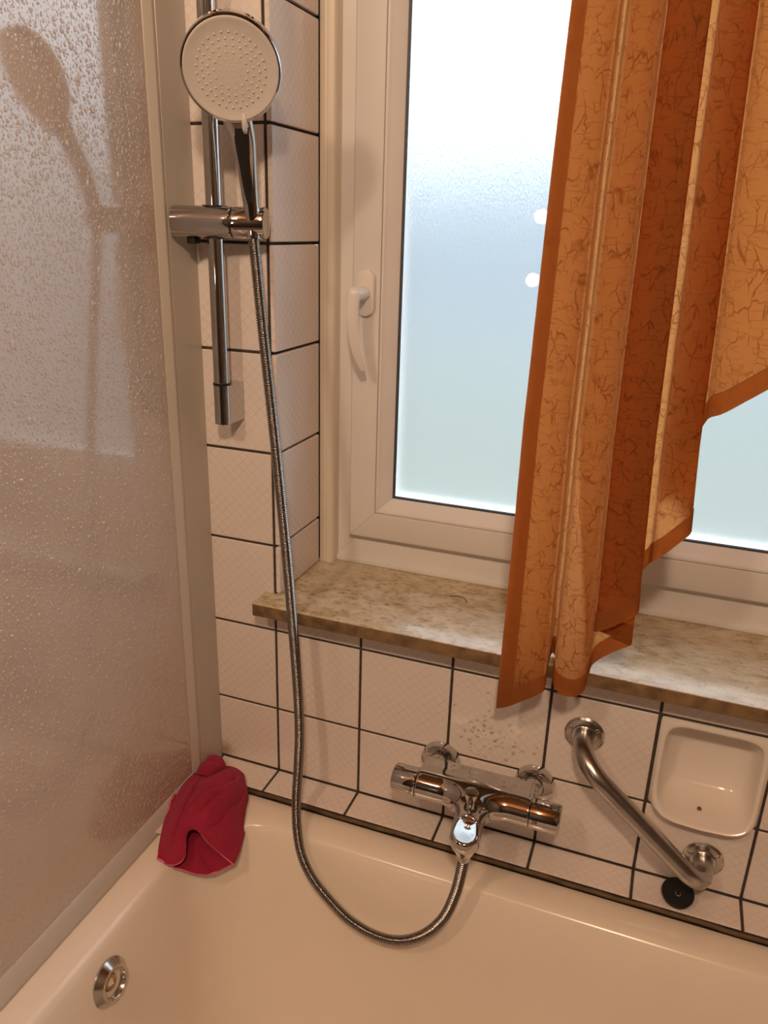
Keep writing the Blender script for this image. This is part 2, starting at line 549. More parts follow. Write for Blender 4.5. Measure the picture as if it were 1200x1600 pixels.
def m_emit(name, col, s):
    k = NT(name)
    e = k.n('Emission', Strength=s); e.inputs['Color'].default_value = (*col, 1)
    k.surf(e.outputs[0])
    return k.m
M['bulb'] = m_emit('glowing_globe', (1.0, 0.80, 0.58), 32.0)
M['lawn'] = mat('lawn', (0.042, 0.053, 0.024), 0.9, noise=0.3, nscale=1.0)
M['gravel'] = mat('gravel_path', (0.070, 0.086, 0.098), 0.9, noise=0.15, nscale=1.0)
M['facade'] = mat('pale_blue_render', (0.066, 0.102, 0.132), 0.9, noise=0.05, nscale=1.0)
M['water'] = None
def m_water():
    k = NT('water_drop')
    tr = k.n('BsdfTransparent'); gl = k.n('BsdfGlossy', Roughness=0.06); fr = k.n('Fresnel', IOR=1.33); mx = k.n('MixShader')
    k.l(fr.outputs[0], mx.inputs[0]); k.l(tr.outputs[0], mx.inputs[1]); k.l(gl.outputs[0], mx.inputs[2])
    k.surf(mx.outputs[0]); return k.m
M['water'] = m_water()

# ================================================================== THE SETTING
T = 0.15            # tile module
J = 0.0043          # joint width
def struct(name, bm, m, parent=None, smooth=None):
    o = obj(name, bm, m, parent, smooth=smooth)
    if parent is None: o['kind'] = 'structure'
    return o

WX0, WX1, WZ0, WZ1 = 0.002, 1.14, 0.046, 1.37      # window opening in the wall core
Y0, Y1 = 0.002, 0.32
bm = bmesh.new()
box(bm, (-1.3, Y0, -H), (WX0, Y1, 1.55))
box(bm, (WX1, Y0, -H), (1.66, Y1, 1.55))
box(bm, (WX0, Y0, WZ1), (WX1, Y1, 1.55))
DX0, DX1, DZ0, DZ1 = 0.606, 0.744, -0.144, -0.006   # soap dish recess
box(bm, (WX0, Y0, -H), (WX1, Y1, DZ0))
box(bm, (WX0, Y0, DZ1), (WX1, Y1, WZ0))
box(bm, (WX0, Y0, DZ0), (DX0, Y1, DZ1))
box(bm, (DX1, Y0, DZ0), (WX1, Y1, DZ1))
box(bm, (DX0, 0.07, DZ0), (DX1, Y1, DZ1))
wall_back = struct('wall_back', bm, M['grout'])
bm = bmesh.new(); box(bm, (-1.3, -2.42, -H - 0.1), (1.66, Y1, -H)); floor = struct('floor', bm, M['floor'])
bm = bmesh.new(); box(bm, (-1.3, -2.42, 1.55), (1.66, Y1, 1.65)); struct('ceiling', bm, M['wood'])
bm = bmesh.new(); box(bm, (-1.4, -2.42, -H), (-1.3, Y1, 1.55)); struct('wall_left', bm, M['plaster'])
bm = bmesh.new(); box(bm, (1.66, -2.42, -H), (1.76, Y1, 1.55)); struct('wall_right', bm, M['plaster'])
bm = bmesh.new(); box(bm, (-1.4, -2.52, -H), (1.76, -2.42, 1.55)); struct('wall_front', bm, M['dark_panel'])

_tiles = {}
def tile_mesh(w, h):
    key = (round(w, 4), round(h, 4))
    if key in _tiles: return _tiles[key]
    me = bpy.data.meshes.new('tile')
    c = 0.0012
    V = []
    for ins, y in ((0, 0.002), (0, 0.0008), (c, 0.0)):
        a, b = w / 2 - ins, h / 2 - ins
        V += [(-a, y, -b), (a, y, -b), (a, y, b), (-a, y, b)]
    F = [(3, 2, 1, 0), (8, 9, 10, 11)]
    for r in (0, 4):
        for k in range(4):
            F.append((r + k, r + (k + 1) % 4, r + 4 + (k + 1) % 4, r + 4 + k))
    me.from_pydata(V, [], F); me.update()
    bm = bmesh.new(); bm.from_mesh(me); bmesh.ops.recalc_face_normals(bm, faces=bm.faces[:]); bm.to_mesh(me); bm.free()
    me.materials.append(M['tile'])
    _tiles[key] = me
    return me
def wall_tile(x0, x1, z0, z1):
    me = tile_mesh(x1 - x0 - J, z1 - z0 - J)
    if x0 == -T and z0 == ZB:               # mould stain in the corner by the screen
        me = me.copy(); me.materials[0] = M['tile_stained']
    o = share('tile', me, wall_back, ((x0 + x1) / 2, 0, (z0 + z1) / 2))
ZB = -0.2752
SILL_T, SILL_B = 0.068, 0.047
# full-height column left of the window, and one more behind the screen profile
for c in (-1, -2):
    wall_tile(c * T, (c + 1) * T, ZB, -T)
    for r in range(-1, 10):
        wall_tile(c * T, (c + 1) * T, r * T, (r + 1) * T)
for c in range(0, 10):
    wall_tile(c * T, (c + 1) * T, ZB, -T)
    if c != 4: wall_tile(c * T, (c + 1) * T, -T, 0)
    wall_tile(c * T, (c + 1) * T, 0, SILL_B + J / 2)
# reveal tiles
for r in range(0, 10):
    z0, z1 = max(r * T, SILL_T + 0.001 - J / 2), min((r + 1) * T, WZ1)
    if z1 - z0 < 0.02: continue
    w = 0.1465
    me = tile_mesh(w, z1 - z0 - J)
    # thick glazed edge turned to the room
    me2 = _tiles.get(('rev', round(z1 - z0, 4)))
    if me2 is None:
        bm = bmesh.new(); box(bm, (-w / 2, 0, -(z1 - z0 - J) / 2), (w / 2, 0.0075, (z1 - z0 - J) / 2), 0.0012, 1)
        me2 = bpy.data.meshes.new('tile'); bm.to_mesh(me2); bm.free()
        me2.materials.append(M['tile'])
        _tiles[('rev', round(z1 - z0, 4))] = me2
    share('tile', me2, wall_back, (0.0095, 0.0005 + w / 2, (z0 + z1) / 2), (0, 0, math.pi / 2))
# ledge behind the tub
LD = 0.0574
bm = bmesh.new(); box(bm, (-0.113, -LD + 0.002, -H), (1.60, 0.002, ZB - 0.002))
ledge = struct('trim_1', bm, M['grout'])
for c in range(-1, 10):
    x0, x1 = max(c * T, -0.1115), (c + 1) * T
    share('tile', tile_mesh(x1 - x0 - J, LD - 0.001), ledge, ((x0 + x1) / 2, -LD / 2 - 0.0005, ZB), (-math.pi / 2, 0, 0))
# stained sealant bead between ledge and tub
bm = bmesh.new()
pts = [(x, -LD - 0.0022, -0.2815 + 0.0008 * math.sin(x * 31) + 0.0006 * math.sin(x * 83)) for x in np.linspace(-0.10, 1.5, 90)]
tube(bm, pts, 0.0036, 8)
struct('trim_2', bm, M['caulk'], smooth=180)
# inner corner sealant along the foot of the wall tiles
bm = bmesh.new()
tube(bm, [(x, -0.0006, ZB + 0.0002) for x in np.linspace(-0.11, 1.5, 40)], 0.0013, 6)
struct('trim_3', bm, M['grout'], smooth=180)

# ------------------------------------------------------------------ window
win = setting('window_1', (0.015, 0.17, 0.06))
def members(name, prof, rect, m, parent, gap=0.00015, smooth=25):
    x0, x1, z0, z1 = rect
    def side(fn):
        bm = bmesh.new()
        A, B = [], []
        for d, y in prof:
            a, b = fn(d)
            A.append(bm.verts.new((a[0], y, a[1]))); B.append(bm.verts.new((b[0], y, b[1])))
        n = len(prof)
        for i in range(n): bm.faces.new((A[i], A[(i + 1) % n], B[(i + 1) % n], B[i]))
        bm.faces.new(A); bm.faces.new(B[::-1])
        return obj(name, bm, m, parent, smooth=smooth)
    g = gap
    side(lambda d: ((x0 + d, z0 + d + g), (x0 + d, z1 - d - g)))
    side(lambda d: ((x1 - d, z0 + d + g), (x1 - d, z1 - d - g)))
    side(lambda d: ((x0 + d + g, z0 + d), (x1 - d - g, z0 + d)))
    side(lambda d: ((x0 + d + g, z1 - d), (x1 - d - g, z1 - d)))
FR = (0.012, 1.13, 0.058, 1.365)
members('frame_member', [(0, 0.17), (0.062, 0.17), (0.064, 0.172), (0.064, 0.235), (0, 0.235)], FR, M['pvc'], win)
SR = (0.064, 1.078, 0.125, 1.30)
members('sash_member', [(0, 0.1535), (0.0025, 0.151), (0.004, 0.1505), (0.0455, 0.1505), (0.0465, 0.1515), (0.0465, 0.172), (0.064, 0.1745), (0.064, 0.225), (0.012, 0.225), (0.012, 0.172), (0, 0.172)], SR, M['pvc'], win)
members('glazing_bead', [(0.0472, 0.1525), (0.0482, 0.1512), (0.0515, 0.1512), (0.0535, 0.1535), (0.056, 0.155), (0.0705, 0.1705), (0.0710, 0.1742), (0.0472, 0.1742)], SR, M['pvc'], win, smooth=35)
members('glazing_seal', [(0.0690, 0.1712), (0.0735, 0.1722), (0.0745, 0.1748), (0.0690, 0.1748)], SR, M['gasket'], win, gap=0)
bm = bmesh.new(); box(bm, (SR[0] + 0.062, 0.1749, SR[2] + 0.062), (SR[1] - 0.062, 0.181, SR[3] - 0.062))
obj('pane', bm, M['glass'], win)
bm = bmesh.new(); box(bm, (0.036, 0.164, SILL_T + 0.0003), (1.12, 0.1705, SILL_T + 0.0105), 0.0015, 2)
obj('bottom_strip', bm, M['pvc'], win, smooth=30)
# ribbed cover strip down the reveal
bm = bmesh.new()
prof = [(0.0097, 0.150), (0.011, 0.1485), (0.018, 0.1482), (0.0195, 0.1495), (0.0215, 0.1497), (0.023, 0.148), (0.031, 0.1482), (0.0345, 0.151), (0.036, 0.156), (0.0365, 0.1705), (0.0097, 0.1705)]
A = [bm.verts.new((x, y, SILL_T + 0.0003)) for x, y in prof]; B = [bm.verts.new((x, y, 1.365)) for x, y in prof]
for i in range(len(prof)): bm.faces.new((A[i], A[(i + 1) % len(prof)], B[(i + 1) % len(prof)], B[i]))
bm.faces.new(A); bm.faces.new(B[::-1])
obj('cover_strip', bm, M['cover_strip'], win, smooth=40)
# handle
hd = bpy.data.objects.new('window_handle', None); link(hd, win, (0.089, 0.1505, 0.53))
def rosette(bm, c, w, h, y0, y1, n=40):
    rings = []
    for ins, y in ((0, y0), (0, y1 + 0.003), (0.001, y1 + 0.001), (0.004, y1)):
        rings.append([])
        for k in range(n):
            a = 2 * math.pi * k / n
            r = w / 2 - ins
            x = r * math.cos(a); z = r * math.sin(a) + math.copysign((h - w) / 2, math.sin(a))
            rings[-1].append(bm.verts.new((c[0] + x, y, c[1] + z)))
    for a, b in zip(rings, rings[1:]):
        for k in range(n): bm.faces.new((a[k], a[(k + 1) % n], b[(k + 1) % n], b[k]))
    bm.faces.new(rings[-1]); bm.faces.new(rings[0][::-1])
bm = bmesh.new(); rosette(bm, (0.089, 0.53), 0.030, 0.070, 0.1505, 0.141)
obj('rosette', bm, M['white_plastic'], hd, smooth=40)
bm = bmesh.new(); lathe(bm, [(0, 0), (0.0105, 0), (0.0105, 0.004), (0.0095, 0.008), (0.0095, 0.034), (0.0085, 0.038), (0, 0.039)], (0.0885, 0.142, 0.53), (0, -1, 0), 28)
obj('neck', bm, M['white_plastic'], hd, smooth=40)
def loft(bm, secs, n=20, p=3.0):
    rings = []
    for c, u, v, a, b in secs:
        c, u, v = Vector(c), Vector(u).normalized(), Vector(v).normalized()
        ring = []
        for k in range(n):
            t = 2 * math.pi * k / n
            ct, st = math.cos(t), math.sin(t)
            ring.append(bm.verts.new(c + u * a * math.copysign(abs(ct) ** (2 / p), ct) + v * b * math.copysign(abs(st) ** (2 / p), st)))
        rings.append(ring)
    for a, b in zip(rings, rings[1:]):
        for k in range(n): bm.faces.new((a[k], a[(k + 1) % n], b[(k + 1) % n], b[k]))
    bm.faces.new(rings[0][::-1]); bm.faces.new(rings[-1])
def path_loft(bm, pts, widths, thick, side, per=6, p=3.0):
    C = catmull(np.column_stack([pts, widths, thick]), per)
    P = [Vector(c[:3]) for c in C]
    secs = []
    for i, q in enumerate(P):
        t = (P[min(i + 1, len(P) - 1)] - P[max(i - 1, 0)]).normalized()
        s = Vector(side) - t * Vector(side).dot(t)
        secs.append((q, s, t.cross(s), C[i][3], C[i][4]))
    loft(bm, secs, p=p)
bm = bmesh.new()
path_loft(bm, [(0.0875, 0.1045, 0.541), (0.0872, 0.1015, 0.535), (0.0868, 0.101, 0.525), (0.0868, 0.099, 0.505), (0.0885, 0.099, 0.48), (0.0925, 0.102, 0.45), (0.0975, 0.107, 0.431), (0.1010, 0.111, 0.419), (0.1014, 0.1115, 0.417)],
          [0.004, 0.0082, 0.0092, 0.0090, 0.0085, 0.0078, 0.0066, 0.005, 0.0025], [0.002, 0.0045, 0.0055, 0.005, 0.0045, 0.004, 0.0034, 0.0028, 0.001], (1, 0.25, 0))
obj('lever', bm, M['white_plastic'], hd, smooth=50)

# sill
bm = bmesh.new()
prof = [(-0.016, -0.046), (1.16, -0.046), (1.16, 0.0), (1.1385, 0.0), (1.1385, 0.20), (0.0035, 0.20), (0.0035, -0.0004), (-0.016, -0.0004)]
lo = [bm.verts.new((x, y, SILL_B)) for x, y in prof]; hi = [bm.verts.new((x, y, SILL_T)) for x, y in prof]
for i in range(len(prof)): bm.faces.new((lo[i], lo[(i + 1) % len(prof)], hi[(i + 1) % len(prof)], hi[i]))
ft = bm.faces.new(hi); bm.faces.new(lo[::-1])
es = [e for e in bm.edges if all(v.co.y < -0.04 for v in e.verts)]
bmesh.ops.bevel(bm, geom=es, offset=0.0012, segments=2, affect='EDGES', profile=0.5)
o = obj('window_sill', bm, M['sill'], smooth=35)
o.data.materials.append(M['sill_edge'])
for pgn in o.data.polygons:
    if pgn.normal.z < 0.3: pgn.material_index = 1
tag(o, 'beige mottled stone window sill with a brown front edge', 'window sill')

# outdoors, blurred by the frosted pane
bm = bmesh.new(); box(bm, (-40, 0.33, -1.3), (40, 11, -1.2)); struct('ground', bm, M['lawn'])
bm = bmesh.new(); box(bm, (-40, 11, -1.3), (40, 60, -1.2)); struct('ground', bm, M['gravel'])
bm = bmesh.new(); box(bm, (-30, 24, -1.2), (30, 30, 4.4)); struct('wall_outside', bm, M['facade'])

# globe lights on the wall across the room (their reflections are the white dots in the pane)
for x, z, lab in ((-0.098, 0.690, 'upper of two round glowing bulbs mirrored in the pane'), (-0.112, 0.418, 'lower of two round glowing bulbs mirrored in the pane')):
    t = thing('globe_lamp', lab, 'lamp', (x, -2.42, z), 'globe lamps across the room')
    bm = bmesh.new(); lathe(bm, [(0, 0), (0.03, 0), (0.03, 0.012), (0.016, 0.02), (0.016, 0.03), (0, 0.03)], (x, -2.42, z), (0, 1, 0), 20)
    obj('lamp_base', bm, M['chrome'], t, smooth=40)
    bm = bmesh.new(); bmesh.ops.create_uvsphere(bm, u_segments=40, v_segments=24, radius=0.031, matrix=Matrix.Translation((x, -2.362, z)))
    obj('bulb', bm, M['bulb'], t, smooth=180)

# ================================================================== TUB
def rrect(x0, x1, y0, y1, r, n=9):
    pts = []
    for cx, cy, a0 in ((x1 - r, y1 - r, 0), (x0 + r, y1 - r, 90), (x0 + r, y0 + r, 180), (x1 - r, y0 + r, 270)):
        for k in range(n):
            a = math.radians(a0 + 90 * k / (n - 1))
            pts.append((cx + r * math.cos(a), cy + r * math.sin(a)))
    return np.array(pts)
ZR = -0.2853
TX0, TX1, TY0, TY1 = -0.064, 1.45, -0.71, -0.112
loops = []
def tl(ins, z, r): loops.append(np.column_stack([rrect(TX0 + ins, TX1 - ins * 2.2, TY0 + ins, TY1 - ins, r, 13), np.full(52, z)]))
out = lambda d, z, r: loops.append(np.column_stack([rrect(-0.150 + d, 1.57 - d, -0.80 + d, -0.0600 - d, r, 13), np.full(52, z)]))
out(0.01, -H + 0.001, 0.02); out(0, -H + 0.03, 0.02); out(0, -0.30, 0.02); out(0.0, -0.292, 0.02); out(0.002, -0.2872, 0.02); out(0.006, ZR, 0.02)
tl(-0.016, ZR, 0.125); tl(-0.008, ZR - 0.0003, 0.12); tl(-0.002, ZR - 0.002, 0.115); tl(0.0035, ZR - 0.006, 0.112); tl(0.008, ZR - 0.014, 0.11); tl(0.012, ZR - 0.03, 0.11)
tl(0.020, -0.345, 0.11); tl(0.030, -0.42, 0.112); tl(0.044, -0.52, 0.116); tl(0.058, -0.60, 0.12); tl(0.072, -0.645, 0.125); tl(0.095, -0.68, 0.13); tl(0.13, -0.70, 0.13); tl(0.19, -0.708, 0.10)
P = np.array(loops)
me = grid_mesh('bathtub', P, close_u=True)
bm = bmesh.new(); bm.from_mesh(me); bm.verts.ensure_lookup_table()
nL = len(loops)
bm.faces.new([bm.verts[(nL - 1) * 52 + k] for k in range(52)])
tub = thing('bathtub', 'white enamelled bathtub set below the tiled ledge', 'bathtub', (0.7, -0.43, -H))
obj('basin', bm, M['enamel'], tub, smooth=35)
# overflow
ov = bpy.data.objects.new('overflow', None)
oc = Vector((-0.0475, -0.402, -0.343)); on = Vector((0.985, 0, 0.17)).normalized()
link(ov, tub, oc)
bm = bmesh.new(); lathe(bm, [(0.030, -0.006), (0.0322, 0.0), (0.0320, 0.003), (0.0235, 0.0115), (0.0205, 0.0118), (0.0195, 0.0105), (0.0185, -0.004)], oc, on, 44)
obj('rosette_ring', bm, M['steel_worn'], ov, smooth=35)
bm = bmesh.new(); lathe(bm, [(0, -0.003), (0.0195, -0.003), (0.0195, -0.0045), (0, -0.0045)], oc, on, 32)
obj('recess_disc', bm, M['black_plastic'], ov, smooth=35)  # plain black disc for the dark inner recess
bm = bmesh.new(); lathe(bm, [(0.0115, -0.003), (0.0115, 0.003), (0.010, 0.0048), (0.006, 0.004), (0.0045, 0.001), (0, 0.0006)], oc, on, 28)
obj('screw_cap', bm, M['brass'], ov, smooth=35)

# ================================================================== BATH SCREEN
scr = thing('bath_screen', 'wet beige screen panel in a white frame at the tub end', 'bath screen', (-0.14, -0.43, ZR))
bm = bmesh.new()
prof = [(-0.113, -0.0005), (-0.113, -0.061), (-0.1135, -0.0635), (-0.1145, -0.0642), (-0.1145, -0.0655), (-0.1135, -0.066), (-0.113, -0.0675), (-0.1133, -0.0715), (-0.1145, -0.0735), (-0.1205, -0.0805), (-0.123, -0.0815), (-0.150, -0.0815), (-0.150, -0.0005)]
A = [bm.verts.new((x, y, ZR + 0.002)) for x, y in prof]; B = [bm.verts.new((x, y, 1.29)) for x, y in prof]
for i in range(len(prof)): bm.faces.new((A[i], A[(i + 1) % len(prof)], B[(i + 1) % len(prof)], B[i]))
bm.faces.new(A); bm.faces.new(B[::-1])
obj('wall_profile', bm, M['screen_frame'], scr, smooth=25)
bm = bmesh.new()
prof = [(-0.1065, ZR + 0.0003), (-0.1060, ZR + 0.006), (-0.1072, ZR + 0.0085), (-0.1195, ZR + 0.0255), (-0.1215, ZR + 0.0268), (-0.150, ZR + 0.0268), (-0.150, ZR + 0.0003)]
A = [bm.verts.new((x, -0.0817, z)) for x, z in prof]; B = [bm.verts.new((x, -0.79, z)) for x, z in prof]
for i in range(len(prof)): bm.faces.new((A[i], A[(i + 1) % len(prof)], B[(i + 1) % len(prof)], B[i]))
bm.faces.new(A); bm.faces.new(B[::-1])
obj('bottom_rail', bm, M['screen_frame'], scr, smooth=25)
bm = bmesh.new(); box(bm, (-0.150, -0.79, 1.262), (-0.116, -0.0817, 1.29), 0.002, 2)
obj('top_rail', bm, M['screen_frame'], scr, smooth=30)
bm = bmesh.new(); box(bm, (-0.150, -0.82, ZR + 0.001), (-0.116, -0.7902, 1.29), 0.002, 2)
obj('end_profile', bm, M['screen_frame'], scr, smooth=30)
bm = bmesh.new(); box(bm, (-0.134, -0.7901, ZR + 0.024), (-0.122, -0.0815, 1.264))
pan = obj('panel', bm, M['screen'], scr)
# water beads on the panel (thousands, a few millimetres each): one joined part
def beads(name, cs, rs, hs, nrm, uax, vax, el, m, parent, n=7):
    """domes at centres cs (N,3)"""
    nrm, uax, vax = map(np.array, (nrm, uax, vax))
    N = len(cs)
    ang = 2 * np.pi * np.arange(n) / n
    prof = [(1.0, 0.0), (0.84, 0.62), (0.52, 0.95)]
    V = []
    for fr, fh in prof:
        ring = cs[:, None, :] + (rs[:, None] * fr * np.cos(ang))[..., None] * uax + (rs[:, None] * el[:, None] * fr * np.sin(ang))[..., None] * vax + (hs * fh)[:, None, None] * nrm
        V.append(ring)
    top = cs[:, None, :] + hs[:, None, None] * nrm
    V = np.concatenate(V + [top], 1)
    K = 3 * n + 1
    F = []
    for r in range(2):
        for k in range(n):
            F.append((r * n + k, r * n + (k + 1) % n, (r + 1) * n + (k + 1) % n, (r + 1) * n + k))
    Ft = [(2 * n + k, 2 * n + (k + 1) % n, 3 * n) for k in range(n)]
    off = (np.arange(N) * K)[:, None]
    faces = []
    for f in F + Ft:
        faces += (off + np.array(f)).tolist()
    me = raw_mesh(name, V.reshape(-1, 3), faces)
    bm = bmesh.new(); bm.from_mesh(me)
    bm.to_mesh(me); bm.free()
    set_smooth(me, 180)
    o = obj(name, me, m, parent)
    o['kind'] = 'stuff'
    return o
st = 0.0041
yy, zz = np.meshgrid(np.arange(-0.70, -0.084, st), np.arange(-0.256, 0.96, st), indexing='ij')
yy = yy.ravel(); zz = zz.ravel()
keep = rng.random(len(yy)) < 0.86
yy, zz = yy[keep], zz[keep]
yy = yy + rng.uniform(-0.42, 0.42, len(yy)) * st; zz = zz + rng.uniform(-0.42, 0.42, len(zz)) * st
rs = np.clip(np.exp(rng.normal(math.log(0.00128), 0.33, len(yy))), 0.0006, 0.0024)
big = rng.random(len(yy)) < 0.012
rs = np.where(big, rng.uniform(0.0026, 0.0042, len(yy)), rs)
yy = np.minimum(yy, -0.0835 - rs)
cs = np.column_stack([np.full(len(yy), -0.1221), yy, zz])
beads('water_beads', cs, rs, rs * np.where(big, 0.26, 0.36), (1, 0, 0), (0, 1, 0), (0, 0, 1), rng.uniform(1.0, 1.45, len(yy)), M['screen'], pan, 6)

# ================================================================== SHOWER
rail = thing('shower_rail', 'vertical chrome shower rail with a sliding hand-shower holder', 'shower rail', (-0.0565, 0, 0.38))
bm = bmesh.new(); tube(bm, [(-0.0565, -0.04, z) for z in (0.352, 0.6, 0.9, 1.07)], 0.0113, 32)
obj('rail_bar', bm, M['chrome'], rail, smooth=40)
def bracket(z0, z1):
    bm = bmesh.new()
    prof = [(-0.0565 + 0.0121, 0.0)] + [(-0.0565 + 0.0121 * math.cos(a), -0.04 - 0.0121 * math.sin(a)) for a in np.linspace(0, math.pi, 17)] + [(-0.0565 - 0.0121, 0.0)]
    A = [bm.verts.new((x, y, z0)) for x, y in prof]; B = [bm.verts.new((x, y, z1)) for x, y in prof]
    for i in range(len(prof)): bm.faces.new((A[i], A[(i + 1) % len(prof)], B[(i + 1) % len(prof)], B[i]))
    bm.faces.new(A); bm.faces.new(B[::-1])
    return bm
obj('wall_bracket', bracket(0.350, 0.406), M['chrome'], rail, smooth=30)
obj('wall_bracket', bracket(1.03, 1.086), M['chrome'], rail, smooth=30)
bm = bmesh.new(); lathe(bm, [(0.0114, 0), (0.0126, 0), (0.0126, 0.0035), (0.0114, 0.0035)], (-0.0565, -0.04, 0.4062), (0, 0, 1), 32)
obj('seal_ring', bm, M['black_plastic'], rail, smooth=40)
sl = bpy.data.objects.new('slider', None); link(sl, rail, (-0.0565, -0.04, 0.625))
SZ, SRAD = 0.6255, 0.0202
SA = Vector((0.972, 0.235, 0)).normalized()
SC = Vector((-0.0565, -0.0475, SZ))
bm = bmesh.new(); lathe(bm, [(0, 0), (SRAD - 0.002, 0), (SRAD - 0.0005, 0.0006), (SRAD, 0.002), (SRAD, 0.0795), (SRAD - 0.0008, 0.0805), (0, 0.0805)], SC - SA * 0.0525, SA, 56)
obj('slider_body', bm, M['chrome'], sl, smooth=35)
bm = bmesh.new(); lathe(bm, [(0, 0), (SRAD - 0.0012, 0), (SRAD - 0.0012, 0.002), (0, 0.002)], SC + SA * 0.0282, SA, 40)
obj('slider_joint', bm, M['black_plastic'], sl, smooth=35)
bm = bmesh.new(); lathe(bm, [(0, 0), (SRAD - 0.0008, 0), (SRAD, 0.001), (SRAD, 0.042), (SRAD - 0.001, 0.044), (SRAD - 0.004, 0.0445), (0, 0.0445)], SC + SA * 0.0304, SA, 56)
obj('holder_cup', bm, M['chrome'], sl, smooth=35)
bm = bmesh.new()
lathe(bm, [(0.0098, -0.0225), (0.0142, -0.0225), (0.0158, -0.017), (0.0162, 0.0), (0.0098, 0.0)], (-0.0565, -0.04, 0.6465), (0, 0, 1), 32)
lathe(bm, [(0.0098, 0.0225), (0.0142, 0.0225), (0.0158, 0.017), (0.0162, 0.0), (0.0098, 0.0)], (-0.0565, -0.04, 0.6045), (0, 0, 1), 32)
obj('guide_sleeve', bm, M['black_plastic'], sl, smooth=35)
bm = bmesh.new(); box(bm, (-0.0925, -0.056, 0.597), (-0.0795, -0.040, 0.610), 0.002, 2)
obj('release_button', bm, M['black_plastic'], sl, smooth=35)

hs = thing('hand_shower', 'round hand shower with a pale nozzle face hung in the rail holder', 'hand shower', (0.010, -0.056, 0.60))
hc = Vector((0.0235, -0.120, 0.7905)); hn = Vector((0.40, -0.83, -0.40)).normalized()
bm = bmesh.new()
lathe(bm, [(0, -0.034), (0.018, -0.0335), (0.036, -0.030), (0.049, -0.0235), (0.0550, -0.0175), (0.0572, -0.0125), (0.0574, 0.003), (0.0562, 0.0045), (0.0545, 0.0048), (0.0545, 0.002), (0, 0.002)], hc, hn, 64)
obj('head_shell', bm, M['chrome'], hs, smooth=35)
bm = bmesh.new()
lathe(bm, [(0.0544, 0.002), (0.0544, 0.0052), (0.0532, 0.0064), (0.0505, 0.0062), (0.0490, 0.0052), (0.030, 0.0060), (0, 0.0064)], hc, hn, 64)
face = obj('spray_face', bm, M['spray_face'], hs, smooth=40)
hu = Vector((0, 0, 1)); hu = (hu - hn * hu.dot(hn)).normalized(); hr = hu.cross(hn)
cs, rr = [], []
for ring, (rad, cnt) in enumerate(((0.0065, 6), (0.0125, 11), (0.019, 14), (0.026, 20), (0.0325, 26), (0.039, 30))):
    for k in range(cnt):
        a = 2 * math.pi * (k + 0.5 * (ring % 2)) / cnt
        cs.append(tuple(hc + hn * 0.0058 + hr * rad * math.cos(a) + hu * rad * math.sin(a)))
        rr.append(0.0009 if ring < 2 else 0.0013)
beads('nozzles', np.array(cs), np.array(rr), np.array(rr) * 1.15, tuple(hn), tuple(hr), tuple(hu), np.ones(len(rr)), M['nozzle'], face, 8)
bm = bmesh.new()
q = hc - hu * 0.053 + hr * 0.012
path_loft(bm, [q + hu * 0.008 + hn * 0.006, q + hn * 0.0065, q - hu * 0.009 + hn * 0.003, q - hu * 0.016 - hn * 0.001], [0.0012, 0.003, 0.0032, 0.002], [0.001, 0.002, 0.003, 0.0015], hr)
obj('spray_selector', bm, M['white_plastic'], hs, smooth=50)
bm = bmesh.new()
low = hc - hu * 0.046 - hn * 0.012
path_loft(bm, [(0.0029, -0.0430, 0.6071), (0.0033, -0.0440, 0.6285), (0.0047, -0.0520, 0.6631), (0.0073, -0.0620, 0.6926), (0.0109, -0.0750, 0.7206), tuple(low), tuple(hc - hu * 0.025 - hn * 0.016)],
          [0.0088, 0.0094, 0.0108, 0.0126, 0.0150, 0.019, 0.021], [0.0085, 0.0092, 0.0098, 0.0100, 0.0095, 0.009, 0.007], (0.93, 0.36, 0), per=8, p=2.6)
hnd = obj('shower_handle', bm, M['chrome'], hs, smooth=60)
# black strip down the front of the handle
bm = bmesh.new()
fr = Vector((0.36, -0.93, 0))
ip = [(0.0036, -0.0500, 0.6494), (0.0043, -0.0535, 0.6668), (0.0065, -0.0622, 0.6926), (0.0105, -0.0752, 0.7205), (0.0129, -0.0830, 0.7339)]
path_loft(bm, [tuple(Vector(c) + fr * 0.0066) for c in ip], [0.003, 0.0062, 0.0082, 0.0100, 0.0105], [0.0040, 0.0044, 0.0046, 0.0044, 0.003], (0.93, 0.36, 0), per=8, p=2.6)
obj('front_strip', bm, M['black_plastic'], hnd, smooth=60)

HOSE = [(0.0035, -0.044, 0.6055), (0.0068, -0.046, 0.5848), (0.0168, -0.051, 0.503), (0.0275, -0.055, 0.4177), (0.038, -0.058, 0.3284), (0.0475, -0.06, 0.2343), (0.055, -0.061, 0.1553), (0.0608, -0.062, 0.0832), (0.0673, -0.064, 0.0089), (0.0739, -0.068, -0.067), (0.079, -0.075, -0.132), (0.0801, -0.083, -0.1869), (0.0852, -0.101, -0.2338), (0.0974, -0.124, -0.2676), (0.1148, -0.144, -0.2947), (0.1379, -0.156, -0.3195), (0.1682, -0.163, -0.3431), (0.2058, -0.168, -0.3665), (0.249, -0.171, -0.3762), (0.2891, -0.169, -0.3728), (0.3258, -0.169, -0.3447), (0.3521, -0.167, -0.304), (0.3656, -0.164, -0.2576), (0.3716, -0.162, -0.2144), (0.3735, -0.1615, -0.19)]
C = catmull(HOSE, 14)
pitch_h = 0.0033
R0 = resample(C, pitch_h / 6)
